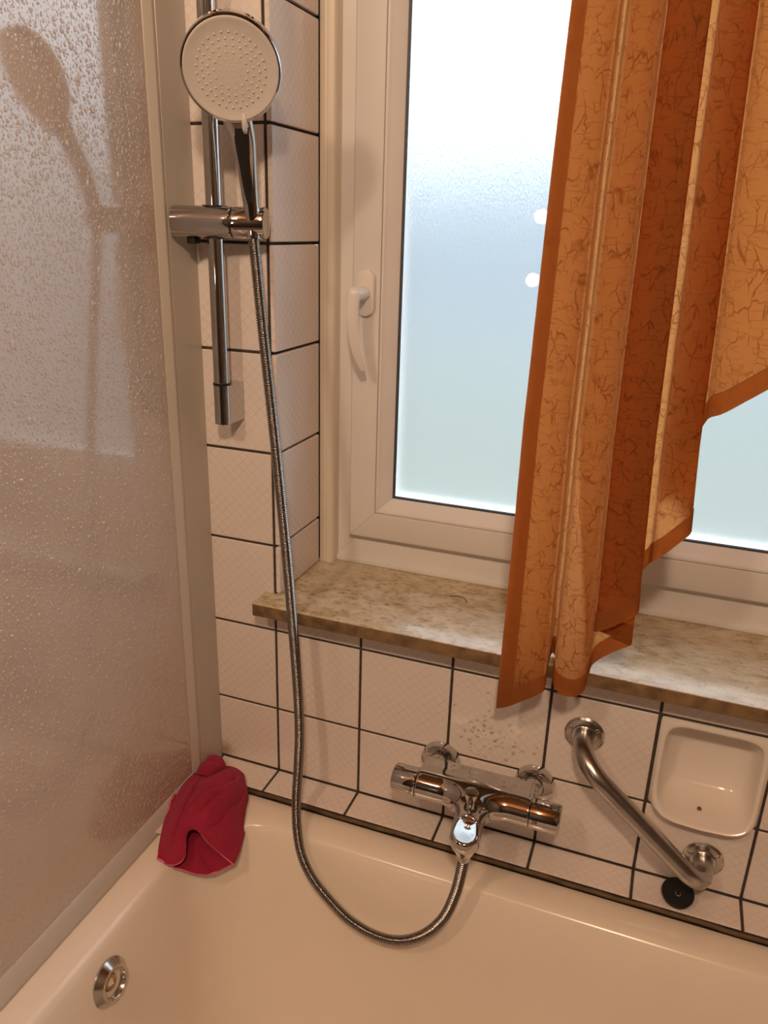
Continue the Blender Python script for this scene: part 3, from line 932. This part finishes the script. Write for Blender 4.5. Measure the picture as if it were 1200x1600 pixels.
# corrugation by profile around each turn
prof = [0.0060, 0.0070, 0.0077, 0.0080, 0.0077, 0.0070]
rad = [prof[i % 6] for i in range(len(R0))]
bm = bmesh.new(); tube(bm, R0, rad, 14)
ho = thing('shower_hose', 'ribbed metal shower hose looping from hand shower down to the mixer', 'shower hose', HOSE[18])
obj('corrugated_tube', bm, M['hose'], ho, smooth=180)
bm = bmesh.new(); e0 = Vector(HOSE[-1]); lathe(bm, [(0.0080, 0), (0.0088, 0), (0.0092, 0.004), (0.0086, 0.012), (0, 0.012)], e0 - Vector((0, 0, 0.004)), (0, 0, 1), 24)
obj('end_nut', bm, M['chrome'], ho, smooth=40)

# ================================================================== MIXER
AX, AZ = -0.080, -0.1555
mx = thing('bath_mixer', 'chrome thermostatic bath mixer with two handles on the tiled wall', 'mixer tap', (0.366, 0, -0.165))
def f_mixer(p):
    cyl = sd_cyl_x(p, 0.2785, 0.4475, AX, AZ, 0.0212, 0.0015)
    bar = sd_rbox(p, (0.363, -0.060, -0.1500), (0.0845, 0.0235, 0.0155), 0.006)
    d = smin(cyl, bar, 0.008)
    sp = sd_capsule(p, (0.366, -0.085, -0.157), (0.373, -0.164, -0.1560), 0.0212)
    d = smin(d, sp, 0.034)
    # oval facet on the tip of the spout, facing upwards
    n = np.array((0.05, -0.20, 0.98)); n /= np.linalg.norm(n)
    pl = (p - np.array((0.374, -0.166, -0.1452))) @ n
    cut = np.where(p[:, 1] < -0.146, pl, pl - (p[:, 1] + 0.146) * 1.5)
    d = -smin(-d, -cut, 0.0025)
    out = sd_capsule(p, (0.3735, -0.1615, -0.165), (0.3735, -0.1615, -0.178), 0.0125)
    return smin(d, out, 0.012)
obj('mixer_body', sdf_mesh('mixer_body', f_mixer, (0.268, -0.195, -0.20), (0.458, -0.025, -0.118), 0.0015), M['chrome'], mx)
for x in (0.2915, 0.4405):
    bm = bmesh.new(); lathe(bm, [(0.029, 0), (0.0305, 0.0015), (0.0305, 0.011), (0.0288, 0.0145), (0.0245, 0.016), (0.0165, 0.0165), (0.0165, 0.014)], (x, -0.0003, -0.163), (0, -1, 0), 48)
    e = obj('wall_rosette', bm, M['chrome'], mx, smooth=35)
    bm = bmesh.new(); lathe(bm, [(0, 0.008), (0.0150, 0.010), (0.0150, 0.026), (0.0132, 0.029), (0.0132, 0.040), (0, 0.040)], (x, -0.0003, -0.158), (0, -1, 0), 40)
    obj('union_nut', bm, M['chrome'], mx, smooth=35)
def mixer_handle(x0, x1, end):
    L = x1 - x0
    if end < 0: o, a = (x1, AX, AZ), (-1, 0, 0)
    else: o, a = (x0, AX, AZ), (1, 0, 0)
    bm = bmesh.new(); lathe(bm, [(0, 0.0), (0.0206, 0.0), (0.0216, 0.001), (0.0216, L - 0.003), (0.0205, L - 0.0012), (0.0185, L), (0, L)], o, a, 56)
    return obj('control_handle', bm, M['chrome'], mx, smooth=35)
hl = mixer_handle(0.2405, 0.2778, -1)
hrr = mixer_handle(0.4482, 0.4905, 1)
bm = bmesh.new(); box(bm, (0.243, AX - 0.006, AZ + 0.0195), (0.2565, AX + 0.001, AZ + 0.0245), 0.0015, 2)
obj('stop_button', bm, M['chrome'], hl, smooth=35)
bm = bmesh.new(); lathe(bm, [(0.0042, -0.003), (0.0042, 0.002), (0.0035, 0.003), (0, 0.0032)], (0.4805, AX - 0.004, AZ + 0.0212), (0, -0.15, 1), 20)
obj('stop_button', bm, M['chrome'], hrr, smooth=35)
# printed scale marks around the left handle
bm = bmesh.new()
def onhandle(x, ang, r): return Vector((x, AX - r * math.cos(ang), AZ + r * math.sin(ang)))
for k, (a, w) in enumerate(((-0.28, 0.0052), (-0.13, 0.0040), (0.0, 0.0032), (0.12, 0.0026), (0.24, 0.0022), (0.36, 0.0018))):
    x1 = 0.2745
    vs = [bm.verts.new(onhandle(x, a + s, 0.0218)) for x, s in ((x1 - w, -0.022), (x1, -0.022), (x1, 0.022), (x1 - w, 0.022))]
    bm.faces.new(vs)
obj('scale_marks', bm, M['mark'], hl)
# the 38 on the temperature handle
cu = bpy.data.curves.new('temperature_number', 'FONT'); cu.body = '38'; cu.size = 0.0078; cu.align_x = 'CENTER'; cu.align_y = 'CENTER'
tmp = bpy.data.objects.new('tmp_text', cu); COL.objects.link(tmp)
dg = bpy.context.evaluated_depsgraph_get()
me = bpy.data.meshes.new_from_object(tmp.evaluated_get(dg))
bpy.data.objects.remove(tmp)
for v in me.vertices:
    a = 0.12 + v.co.y / 0.0218
    v.co = onhandle(0.4565 + v.co.x, a, 0.02175)
me.materials.clear()
obj('temperature_number', me, M['mark'], hrr)
bm = bmesh.new(); lathe(bm, [(0.0072, 0), (0.0072, 0.005), (0.0058, 0.0065), (0.0054, 0.012), (0.0070, 0.020), (0.0098, 0.0290), (0.0100, 0.0325), (0.0090, 0.0338), (0, 0.0342)], (0.3700, -0.1260, -0.1405), (0, -0.05, 1), 32)
obj('diverter_knob', bm, M['chrome'], mx, smooth=40)
bm = bmesh.new(); lathe(bm, [(0.0074, 0), (0.0096, 0.0), (0.0096, 0.0035), (0.0074, 0.0035)], (0.3700, -0.1260, -0.1385), (0, -0.05, 1), 28)
obj('diverter_seal', bm, M['black_plastic'], mx, smooth=40)

# ================================================================== GRAB BAR
gb = thing('grab_bar', 'satin steel grab bar slanting down the wall right of the mixer', 'grab bar', (0.597, 0, -0.14))
FA, FB = Vector((0.503, 0, -0.0595)), Vector((0.690, 0, -0.222))
so = Vector((0, -0.063, 0))
def bend(p0, c, p1, r, n=10):
    a = (p0 - c).normalized(); b = (p1 - c).normalized()
    th = a.angle(b); t = r / math.tan(th / 2)
    s, e = c + a * t, c + b * t
    cen = c + (a + b).normalized() * (r / math.sin(th / 2))
    u = (s - cen).normalized(); w = (e - cen).normalized(); om = u.angle(w)
    return [cen + (u * math.sin(om * (1 - k / n)) + w * math.sin(om * k / n)) / math.sin(om) * r for k in range(n + 1)]
ca, cb = FA + so, FB + so
pts = [FA + Vector((0, -0.002, 0))] + bend(FA, ca, cb, 0.048, 14) + [ca.lerp(cb, 0.5)] + bend(ca, cb, FB, 0.036, 14) + [FB + Vector((0, -0.002, 0))]
bm = bmesh.new(); tube(bm, resample(np.array([tuple(p) for p in pts]), 0.004), 0.0136, 28)
obj('bar', bm, M['steel'], gb, smooth=60)
for F in (FA, FB):
    bm = bmesh.new(); lathe(bm, [(0.0275, 0), (0.0288, 0.0008), (0.0286, 0.002), (0.0255, 0.0042), (0.019, 0.0048), (0.0175, 0.0078), (0.0165, 0.0085), (0.0134, 0.0085)], (F.x, -0.0003, F.z), (0, -1, 0), 44)
    fl = obj('flange', bm, M['steel_worn'], gb, smooth=30)
    for a in (35, 155, 275):
        sxp = Vector((F.x + 0.0218 * math.cos(math.radians(a)), -0.0042, F.z + 0.0218 * math.sin(math.radians(a))))
        bm = bmesh.new(); lathe(bm, [(0.0034, 0), (0.0032, 0.001), (0.0018, 0.0018), (0, 0.002)], sxp, (0, -1, 0), 14)
        obj('screw', bm, M['steel_worn'], fl, smooth=50)

# ================================================================== SOAP DISH
sd = thing('soap_dish', 'recessed white ceramic soap dish in the tiled wall', 'soap dish', (0.675, 0, -0.075))
n = 72
rings = []
cx, cz = 0.6755, -0.0752
spec = [(0.0728, 0.0022, 40, 0), (0.0726, 0.0, 40, 0), (0.0712, -0.0012, 30, 0.1), (0.0700, -0.0022, 14, 0.45), (0.0690, -0.0050, 9, 0.8), (0.0672, -0.0066, 7, 1.0), (0.0648, -0.0058, 6, 1.0), (0.0634, -0.0025, 6, 0.9), (0.0624, 0.006, 6, 0.6), (0.0605, 0.02, 5.5, 0.3), (0.0570, 0.036, 5, 0.1), (0.050, 0.045, 4, 0), (0.035, 0.0485, 3, 0), (0.015, 0.0495, 2, 0)]
for hw, y, pw, lip in spec:
    ring = []
    for k in range(n):
        a = 2 * math.pi * k / n
        c, s = math.cos(a), math.sin(a)
        x = hw * math.copysign(abs(c) ** (2 / pw), c); z = hw * math.copysign(abs(s) ** (2 / pw), s)
        low = max(0.0, -z / 0.073) ** 2.2 * (1 - 0.35 * (abs(x) / 0.073) ** 4)
        yy0 = y if y > 0 else y * (0.35 + 0.65 * min(1, low * 1.5))
        ring.append((cx + x, yy0 - 0.026 * lip * low, cz + z - 0.0125 * lip * low * (1 - 0.6 * (x / 0.073) ** 2)))
    rings.append(ring)
me = grid_mesh('dish', np.array(rings), close_u=True)
bm = bmesh.new(); bm.from_mesh(me); bm.verts.ensure_lookup_table()
bm.faces.new([bm.verts[(len(spec) - 1) * n + k] for k in range(n)])
dish = obj('dish', bm, M['ceramic'], sd, smooth=60)
bm = bmesh.new(); lathe(bm, [(0.0032, 0.0), (0.0030, 0.0008), (0, 0.001)], (0.672, -0.002, -0.137), (0, -0.3, 1), 14)
obj('drain_hole', bm, M['brass'], dish, smooth=50)

# ================================================================== PLUG
pl = thing('bath_plug', 'black rubber plug leaning on the ledge under the grab bar', 'plug', (0.661, -0.036, ZB))
tilt = math.radians(18)
pn = Vector((0.0, -math.sin(tilt), math.cos(tilt)))
pc = Vector((0.6622, -0.0375, ZB + 0.0118))
bm = bmesh.new(); lathe(bm, [(0, -0.0045), (0.0195, -0.0045), (0.0208, -0.003), (0.0224, 0.003), (0.0224, 0.0048), (0.0212, 0.006), (0.016, 0.0062), (0, 0.0066)], pc, pn, 44)
obj('plug_body', bm, M['rubber'], pl, smooth=35)
bm = bmesh.new()
pu = Vector((1, 0, 0)); pv = pn.cross(pu)
loopp = [pc + pn * 0.0068 + pu * (0.0036 * math.cos(a)) + pv * (0.0062 * math.sin(a) - 0.002) + pn * (0.0025 * max(0, -math.sin(a))) for a in np.linspace(math.pi * 0.92, math.pi * 2.08, 18)]
tube(bm, loopp, 0.0006, 8)
obj('pull_ring', bm, M['steel'], pl, smooth=180)

# ================================================================== CURTAIN
CT = 1.265
plan = [(0,-.068,-.004),(.012,-.070,.004),(.030,-.0725,.022),(.046,-.071,.038),(.0485,-.064,.044),(.0478,-.045,.055),(.0475,-.024,.070),(.0500,-.017,.072),(.0530,-.026,.072),
        (.0555,-.055,.066),(.0595,-.078,.058),(.068,-.087,.053),(.080,-.088,.053),(.0895,-.080,.060),(.0918,-.064,.075),(.0945,-.052,.086),(.110,-.0475,.104),(.129,-.0475,.121),(.1315,-.0515,.125),(.129,-.0555,.128),
        (.108,-.058,.136),(.0965,-.060,.140),(.0942,-.066,.142),(.0965,-.0715,.145),(.110,-.074,.156),(.130,-.0725,.176),(.1345,-.068,.181),(.1325,-.0625,.188),(.116,-.0565,.207),(.1135,-.0505,.215),(.117,-.0455,.220),
        (.1335,-.045,.228),(.1410,-.048,.240),(.1425,-.060,.247),(.1445,-.0695,.252),(.152,-.0735,.262),(.170,-.0725,.286),(.1765,-.067,.295),(.1745,-.0605,.303),(.154,-.0565,.345),(.1495,-.0515,.356),(.153,-.0470,.366),
        (.171,-.0450,.400),(.1785,-.0475,.420),(.1835,-.056,.432),(.195,-.064,.440),(.215,-.069,.458),(.235,-.068,.475),(.255,-.060,.492),(.280,-.058,.508),(.305,-.068,.520),(.33,-.074,.528),(.355,-.066,.533),(.38,-.058,.535),(.41,-.066,.533),(.44,-.072,.528),(.48,-.060,.510),(.52,-.070,.48),(.56,-.062,.43)]
PL = catmull(plan, 8)
ds = np.r_[0, np.cumsum(np.hypot(np.diff(PL[:, 0]), np.diff(PL[:, 1])))]
NS = 620
ss = np.linspace(0, ds[-1], NS)
px = np.interp(ss, ds, PL[:, 0]); py = np.interp(ss, ds, PL[:, 1]); pz = np.interp(ss, ds, PL[:, 2])
def smooth_noise(a, b, seed, scale):
    r = np.random.default_rng(seed)
    out = 0
    for _ in range(7):
        k = r.normal(0, 1, 2); ph = r.uniform(0, 6.28)
        k = k / np.linalg.norm(k)
        out = out + np.sin((a * k[0] + b * k[1]) * scale * r.uniform(0.6, 1.6) + ph)
    return out / 7
def cloth_at(ix, z):
    """ix: column indices (c,), z: (r,c) heights -> (r,c,3)"""
    X, Y = px[ix][None, :], py[ix][None, :]
    F = 1 + 0.35 * (0.85 - z)
    xl = 0.396 - 0.0125 * np.clip((0.85 - z) / 0.45, -0.5, 1)
    xx = xl + X * F
    S = ss[ix][None, :]
    wob = smooth_noise(z, S * 0.3, 3, 11.0) * 0.0022
    xx = xx + wob
    depth = 0.6 + 0.4 * np.clip((1.1 - z) / 0.9, 0, 1)
    yy_ = -0.064 + (Y + 0.064) * np.where(Y < -0.064, 1.0, depth) + smooth_noise(S, z, 5, 30.0) * 0.0012
    cr = smooth_noise(S, z * 0.35, 8, 420.0) * 0.00045 + smooth_noise(S * 0.4, z, 9, 520.0) * 0.00025
    return np.stack([xx, yy_ + cr, z], -1)
NR = 230
tt = np.linspace(0, 1, NR)[:, None]
Z = pz[None, :] + (CT - pz[None, :]) * tt
G = cloth_at(np.arange(NS), Z)
def cloth_normal(G):
    du = np.gradient(G, axis=1); dv = np.gradient(G, axis=0)
    nn = np.cross(du, dv)
    return nn / np.linalg.norm(nn, axis=-1, keepdims=True)
def uv_from(me, U, V):
    uvl = me.uv_layers.new(name='UVMap')
    li = np.zeros(len(me.loops), int); me.loops.foreach_get('vertex_index', li)
    uvl.data.foreach_set('uv', np.column_stack([U.ravel()[li], V.ravel()[li]]).ravel())
cu_t = thing('curtain', 'orange crinkled curtain with arched hem hanging before the window', 'curtain', (0.50, -0.064, CT))
me = grid_mesh('cloth', G); uv_from(me, np.broadcast_to(ss[None, :], Z.shape), Z)
obj('cloth', me, M['curtain'], cu_t, smooth=180)
OFF = 0.0009
# added cloth layer behind the panels, put in to darken their backlight
def dimming_layer(x0, x1, i0, zlow, off):
    ix = np.arange(i0[0], i0[1])
    Zl = zlow(pz[ix])[None, :] + (CT - zlow(pz[ix])[None, :]) * np.linspace(0, 1, 60)[:, None]
    Gl = cloth_at(ix, Zl); Gl[..., 1] += off
    me = grid_mesh('dimming_layer', Gl); uv_from(me, np.broadcast_to(ss[None, ix] * 1.3 + 0.7, Zl.shape), Zl)
    obj('dimming_layer', me, M['dimming_layer'], cu_t, smooth=180)
def span(a, b): return int(np.searchsorted(ss, a)), int(np.searchsorted(ss, b))
def s_of(k): return ds[k * 8]
dimming_layer(0, 0, (3, span(0, s_of(3) + 0.001)[1]), lambda z: z + 0.028, 0.004)
dimming_layer(0, 0, span(s_of(10) + 0.004, s_of(13)), lambda z: np.linspace(0.40, 0.095, len(z)), 0.006)
dimming_layer(0, 0, span(s_of(24), s_of(26)), lambda z: z + 0.03, 0.006)
dimming_layer(0, 0, span(s_of(34), s_of(36) + 0.003), lambda z: z + 0.075, 0.006)
dimming_layer(0, 0, span(s_of(43), ds[-1] - 0.01), lambda z: z + 0.028, 0.004)
# bottom hem: a second turned-up layer following the arched edge
HB = 0.027
nb = 9
Zb = pz[None, :] - 0.0006 + (HB * np.linspace(0, 1, nb)[:, None]) * np.ones((1, NS))
Gb = cloth_at(np.arange(NS), Zb); Nb = cloth_normal(Gb)
me = grid_mesh('hem', Gb + Nb * OFF); uv_from(me, np.broadcast_to(ss[None, :], Zb.shape), Zb)
obj('hem', me, M['hem'], cu_t, smooth=180)
nc = int(np.searchsorted(ss, 0.0158)) + 1
Gs = G[:, :nc]; Ns = cloth_normal(Gs)
me = grid_mesh('side_hem', Gs + Ns * OFF * 1.5); uv_from(me, np.broadcast_to(ss[None, :nc], Z[:, :nc].shape), Z[:, :nc])
obj('side_hem', me, M['hem'], cu_t, smooth=180)
rod = thing('curtain_rod', 'white curtain rod above the top of the picture', 'curtain rod', (0.66, 0, CT))
bm = bmesh.new(); tube(bm, [(0.30, -0.066, CT + 0.006), (1.2, -0.066, CT + 0.006)], 0.006, 16)
obj('rod', bm, M['white_plastic'], rod, smooth=40)
for x in (0.32, 1.18):
    bm = bmesh.new(); tube(bm, [(x, -0.066, CT + 0.012), (x, -0.066, 1.40), (x, -0.05, 1.415), (x, 0.0015, 1.415)], 0.004, 12)
    obj('rod_bracket', bm, M['white_plastic'], rod, smooth=60)

# ================================================================== WASHCLOTH
WA=[[(-0.1505,-0.0618,-0.2840),(-0.1406,-0.0567,-0.2820),(-0.1278,-0.0541,-0.2800),(-0.1153,-0.0531,-0.2770),(-0.1046,-0.0495,-0.2750),(-0.0947,-0.0405,-0.2745),(-0.0821,-0.0316,-0.2745),(-0.0645,-0.0310,-0.2750),(-0.0446,-0.0416,-0.2800)],
[(-0.1375,-0.0871,-0.2680),(-0.1217,-0.0887,-0.2580),(-0.1085,-0.0873,-0.2550),(-0.0976,-0.0828,-0.2550),(-0.0852,-0.0804,-0.2530),(-0.0714,-0.0761,-0.2480),(-0.0565,-0.0696,-0.2430),(-0.0430,-0.0616,-0.2500),(-0.0332,-0.0565,-0.2720)],
[(-0.1210,-0.1390,-0.2680),(-0.0995,-0.1450,-0.2500),(-0.0864,-0.1404,-0.2430),(-0.0761,-0.1318,-0.2400),(-0.0663,-0.1227,-0.2400),(-0.0504,-0.1207,-0.2340),(-0.0332,-0.1172,-0.2300),(-0.0182,-0.1072,-0.2380),(-0.0179,-0.0794,-0.2800)],
[(-0.1060,-0.1816,-0.2700),(-0.0812,-0.1928,-0.2500),(-0.0678,-0.1874,-0.2400),(-0.0581,-0.1786,-0.2340),(-0.0473,-0.1698,-0.2300),(-0.0326,-0.1638,-0.2300),(-0.0187,-0.1549,-0.2350),(-0.0050,-0.1405,-0.2520),(0.0017,-0.1184,-0.2920)],
[(-0.0897,-0.2169,-0.2750),(-0.0664,-0.2254,-0.2620),(-0.0556,-0.2184,-0.2520),(-0.0562,-0.2031,-0.2430),(-0.0433,-0.1941,-0.2350),(-0.0249,-0.1874,-0.2380),(-0.0122,-0.1765,-0.2550),(0.0026,-0.1666,-0.2770),(0.0127,-0.1543,-0.3030)],
[(-0.0802,-0.2375,-0.2810),(-0.0516,-0.2448,-0.2740),(-0.0401,-0.2310,-0.2650),(-0.0512,-0.2166,-0.2520),(-0.0466,-0.2021,-0.2430),(-0.0283,-0.1972,-0.2470),(-0.0187,-0.1926,-0.2660),(0.0021,-0.1855,-0.2860),(0.0161,-0.1723,-0.3090)],
[(-0.0754,-0.2463,-0.2850),(-0.0439,-0.2504,-0.2820),(-0.0319,-0.2340,-0.2740),(-0.0489,-0.2172,-0.2580),(-0.0479,-0.2022,-0.2470),(-0.0298,-0.1988,-0.2510),(-0.0219,-0.1970,-0.2720),(-0.0020,-0.1904,-0.2920),(0.0162,-0.1826,-0.3150)]]
WB=[[(-0.0726,-0.1953,-0.2850),(-0.0679,-0.1844,-0.2800),(-0.0579,-0.1778,-0.2770),(-0.0412,-0.1786,-0.2820),(-0.0207,-0.1772,-0.2950),(-0.0009,-0.1783,-0.3060)],
[(-0.0669,-0.2244,-0.2890),(-0.0545,-0.2140,-0.2900),(-0.0403,-0.2053,-0.2850),(-0.0260,-0.1961,-0.2930),(-0.0093,-0.1872,-0.3050),(0.0049,-0.1770,-0.3140)],
[(-0.0646,-0.2377,-0.2900),(-0.0490,-0.2280,-0.2980),(-0.0335,-0.2173,-0.3020),(-0.0187,-0.2057,-0.3120),(-0.0034,-0.1884,-0.3170),(0.0091,-0.1768,-0.3190)],
[(-0.0608,-0.2433,-0.2910),(-0.0450,-0.2343,-0.3020),(-0.0288,-0.2236,-0.3120),(-0.0139,-0.2122,-0.3220),(0.0011,-0.1923,-0.3220),(0.0125,-0.1786,-0.3200)]]
WC=[[(-0.1289,-0.0625,-0.2810),(-0.1420,-0.0544,-0.2800),(-0.1420,-0.0422,-0.2780),(-0.1389,-0.0265,-0.2760),(-0.1289,-0.0128,-0.2745),(-0.1103,-0.0109,-0.2745),(-0.0939,-0.0271,-0.2745)],
[(-0.1146,-0.0786,-0.2620),(-0.1230,-0.0712,-0.2580),(-0.1214,-0.0595,-0.2540),(-0.1169,-0.0482,-0.2500),(-0.1094,-0.0356,-0.2500),(-0.0958,-0.0310,-0.2560),(-0.0850,-0.0389,-0.2660)],
[(-0.0926,-0.0953,-0.2430),(-0.0946,-0.0915,-0.2360),(-0.0928,-0.0823,-0.2330),(-0.0896,-0.0715,-0.2320),(-0.0874,-0.0594,-0.2360),(-0.0820,-0.0506,-0.2460),(-0.0784,-0.0472,-0.2620)],
[(-0.0818,-0.0893,-0.2480),(-0.0794,-0.0885,-0.2400),(-0.0769,-0.0841,-0.2360),(-0.0755,-0.0746,-0.2360),(-0.0761,-0.0638,-0.2400),(-0.0755,-0.0552,-0.2500),(-0.0758,-0.0498,-0.2660)],
[(-0.0792,-0.0747,-0.2620),(-0.0798,-0.0678,-0.2620),(-0.0794,-0.0622,-0.2620),(-0.0787,-0.0551,-0.2630),(-0.0782,-0.0499,-0.2640),(-0.0781,-0.0462,-0.2680),(-0.0765,-0.0472,-0.2735)]]

def support(x, y):
    z = np.full(x.shape, ZR)
    # tub interior beyond the rounded rim edge
    r = 0.115
    qx = np.maximum(TX0 + r - x, 0); qy = np.maximum(y - (TY1 - r), 0)
    d = np.where((qx > 0) & (qy > 0), r - np.hypot(qx, qy), np.minimum(x - TX0, TY1 - y))
    z = np.where(d > 0, ZR - np.clip(d, 0, 0.012) * 1.2 - np.clip(d - 0.012, 0, 1) * 5, z)
    z = np.where(y > -LD - 0.006, ZB, z)
    z = np.where((x < -0.104) & (y < -0.07), ZR + np.clip((-0.104 - x) / 0.016, 0, 1) * 0.022 + 0.006, z)
    return z
def bspline(G, nu, nv):
    G = np.array(G, float)
    def expand(A):
        return np.concatenate([2 * A[:1] - A[1:2], A, 2 * A[-1:] - A[-2:-1]], 0)
    def ev(A, n):
        m = len(A)
        E = expand(A)
        t = np.linspace(0, m - 1 - 1e-6, n); i = t.astype(int); u = (t - i).reshape(-1, *([1] * (A.ndim - 1)))
        w = [(1 - u) ** 3 / 6, (3 * u ** 3 - 6 * u ** 2 + 4) / 6, (-3 * u ** 3 + 3 * u ** 2 + 3 * u + 1) / 6, u ** 3 / 6]
        return sum(w[k] * E[i + k] for k in range(4)), t
    A, tu = ev(G, nu)
    B, tv = ev(A.transpose(1, 0, 2), nv)
    return B.transpose(1, 0, 2), tu, tv
def valley(P, tu, tv, a, b, depth, w):
    R_, C_ = np.meshgrid(tu, tv, indexing='ij')
    a = np.array(a); b = np.array(b); ba = b - a
    t = np.clip(((R_ - a[0]) * ba[0] + (C_ - a[1]) * ba[1]) / (ba @ ba), 0, 1)
    d = np.hypot(R_ - a[0] - t * ba[0], C_ - a[1] - t * ba[1])
    fade = np.clip(np.minimum(t, 1 - t) * 5 + 0.25, 0, 1)
    P[..., 2] -= depth * fade * np.exp(-(d / w) ** 2)
def fold(P, tu, tv, a, b, amp, w):
    # one side of the line rises over the other, as a pressed fold does
    R_, C_ = np.meshgrid(tu, tv, indexing='ij')
    a = np.array(a); b = np.array(b); ba = b - a; L = np.linalg.norm(ba)
    t = np.clip(((R_ - a[0]) * ba[0] + (C_ - a[1]) * ba[1]) / (L * L), 0, 1)
    near = np.hypot(R_ - a[0] - t * ba[0], C_ - a[1] - t * ba[1])
    side = ((R_ - a[0]) * ba[1] - (C_ - a[1]) * ba[0]) / L
    fade = np.clip(np.minimum(t, 1 - t) * 4, 0, 1)
    P[..., 2] += amp * fade * np.tanh(side / (0.22 * w)) * np.exp(-(near / w) ** 2)
def settle(P, gap):
    P[..., 0] = np.maximum(P[..., 0], np.where(P[..., 1] > -0.080, -0.1090, -0.1160))
    P[..., 2] = np.maximum(P[..., 2], support(P[..., 0], P[..., 1]) + gap)
    P[..., 1] = np.minimum(P[..., 1], -0.003)
    return P
wc = thing('washcloth', 'crumpled magenta terry washcloth draped on the tub corner', 'washcloth', (-0.05, -0.15, ZB))
def sheet(name, P, thick, m):
    me = grid_mesh(name, P)
    h, w = P.shape[:2]
    U, V = np.meshgrid(np.linspace(0, 1, w), np.linspace(0, 1, h))
    uv_from(me, U, V)
    o = obj(name, me, m, wc, smooth=180)
    md = o.modifiers.new('thickness', 'SOLIDIFY'); md.thickness = thick; md.offset = -1
    return o
PA, tu, tv = bspline(WA, 110, 120)
fold(PA, tu, tv, (1.0, 7.0), (4.0, 2.2), -0.011, 0.55)
fold(PA, tu, tv, (1.4, 7.6), (3.6, 4.4), -0.009, 0.42)
fold(PA, tu, tv, (2.3, 7.2), (5.2, 5.4), -0.008, 0.42)
fold(PA, tu, tv, (1.2, 2.6), (4.8, 0.9), 0.005, 0.40)
valley(PA, tu, tv, (1.1, 6.9), (2.3, 5.2), 0.012, 0.22)
valley(PA, tu, tv, (1.6, 7.5), (2.8, 6.9), 0.010, 0.20)
PA[..., 2] += smooth_noise(PA[..., 0], PA[..., 1], 21, 160.0) * 0.0016
settle(PA, 0.0045)
sheet('folded_flap', PA, 0.0032, M['terry'])
PB, tu, tv = bspline(WB, 60, 80)
valley(PB, tu, tv, (1.2, 2.6), (3.0, 3.6), 0.006, 0.22)
PB[..., 2] += smooth_noise(PB[..., 0], PB[..., 1], 22, 200.0) * 0.0012
settle(PB, 0.0035)
sheet('under_layer', PB, 0.0030, M['terry'])
PC, tu, tv = bspline(WC, 60, 70)
valley(PC, tu, tv, (0.6, 2.2), (3.6, 4.4), 0.010, 0.3)
settle(PC, 0.004)
sheet('bunched_end', PC, 0.0032, M['terry'])
def piping(pts, r=0.0019):
    bm = bmesh.new(); tube(bm, resample(np.array(pts), 0.003), r, 10)
    obj('edging', bm, M['piping'], wc, smooth=180)
piping(PA[-1, :])
piping(PA[12:, 0])
piping(PB[-1, :])
bm = bmesh.new()
q = PA[62, 0]
box(bm, (q[0] - 0.009, q[1] - 0.011, q[2] - 0.004), (q[0] + 0.002, q[1] + 0.011, q[2] - 0.0028))
o = obj('care_tag', bm, M['tag'], wc)
o['label'] = 'small cream care tag at the cloth edge'

# ================================================================== SMALL THINGS
# splashes caught on the tiles and on the mixer
def splash(label, pts, r0, r1, nrm, u, v, name='water_splash'):
    pts = np.array(pts); r = rng.uniform(r0, r1, len(pts))
    o = beads(name, pts, r, r * 0.55, nrm, u, v, rng.uniform(0.9, 1.5, len(pts)), M['water'], None, 10)
    tag(o, label, 'water drops')
    return o
pts = [(rng.normal(0.365, 0.035), -0.00005, rng.normal(-0.10, 0.032)) for _ in range(75)]
pts = [p for p in pts if -0.145 < p[2] < -0.01 and abs(p[0] - 0.30) > 0.006 and abs(p[0] - 0.45) > 0.006]
splash('fine water splashes on the tile above the mixer', pts, 0.0010, 0.0026, (0, -1, 0), (1, 0, 0), (0, 0, 1))
pts = [(rng.uniform(0.315, 0.43), rng.uniform(-0.062, -0.046), -0.13455) for _ in range(26)]
splash('fine water splashes on the flat top of the mixer', pts, 0.0008, 0.0017, (0, 0, 1), (1, 0, 0), (0, 1, 0))
# a loose hair on the sill
bm = bmesh.new()
tube(bm, catmull([(0.262, 0.103, SILL_T + 0.0007), (0.276, 0.108, SILL_T + 0.0008), (0.287, 0.104, SILL_T + 0.0008), (0.293, 0.092, SILL_T + 0.0007)], 8), 0.0006, 6)
o = obj('hair', bm, M['hair'], smooth=180)
tag(o, 'short curved dark hair lying on the stone sill', 'hair')
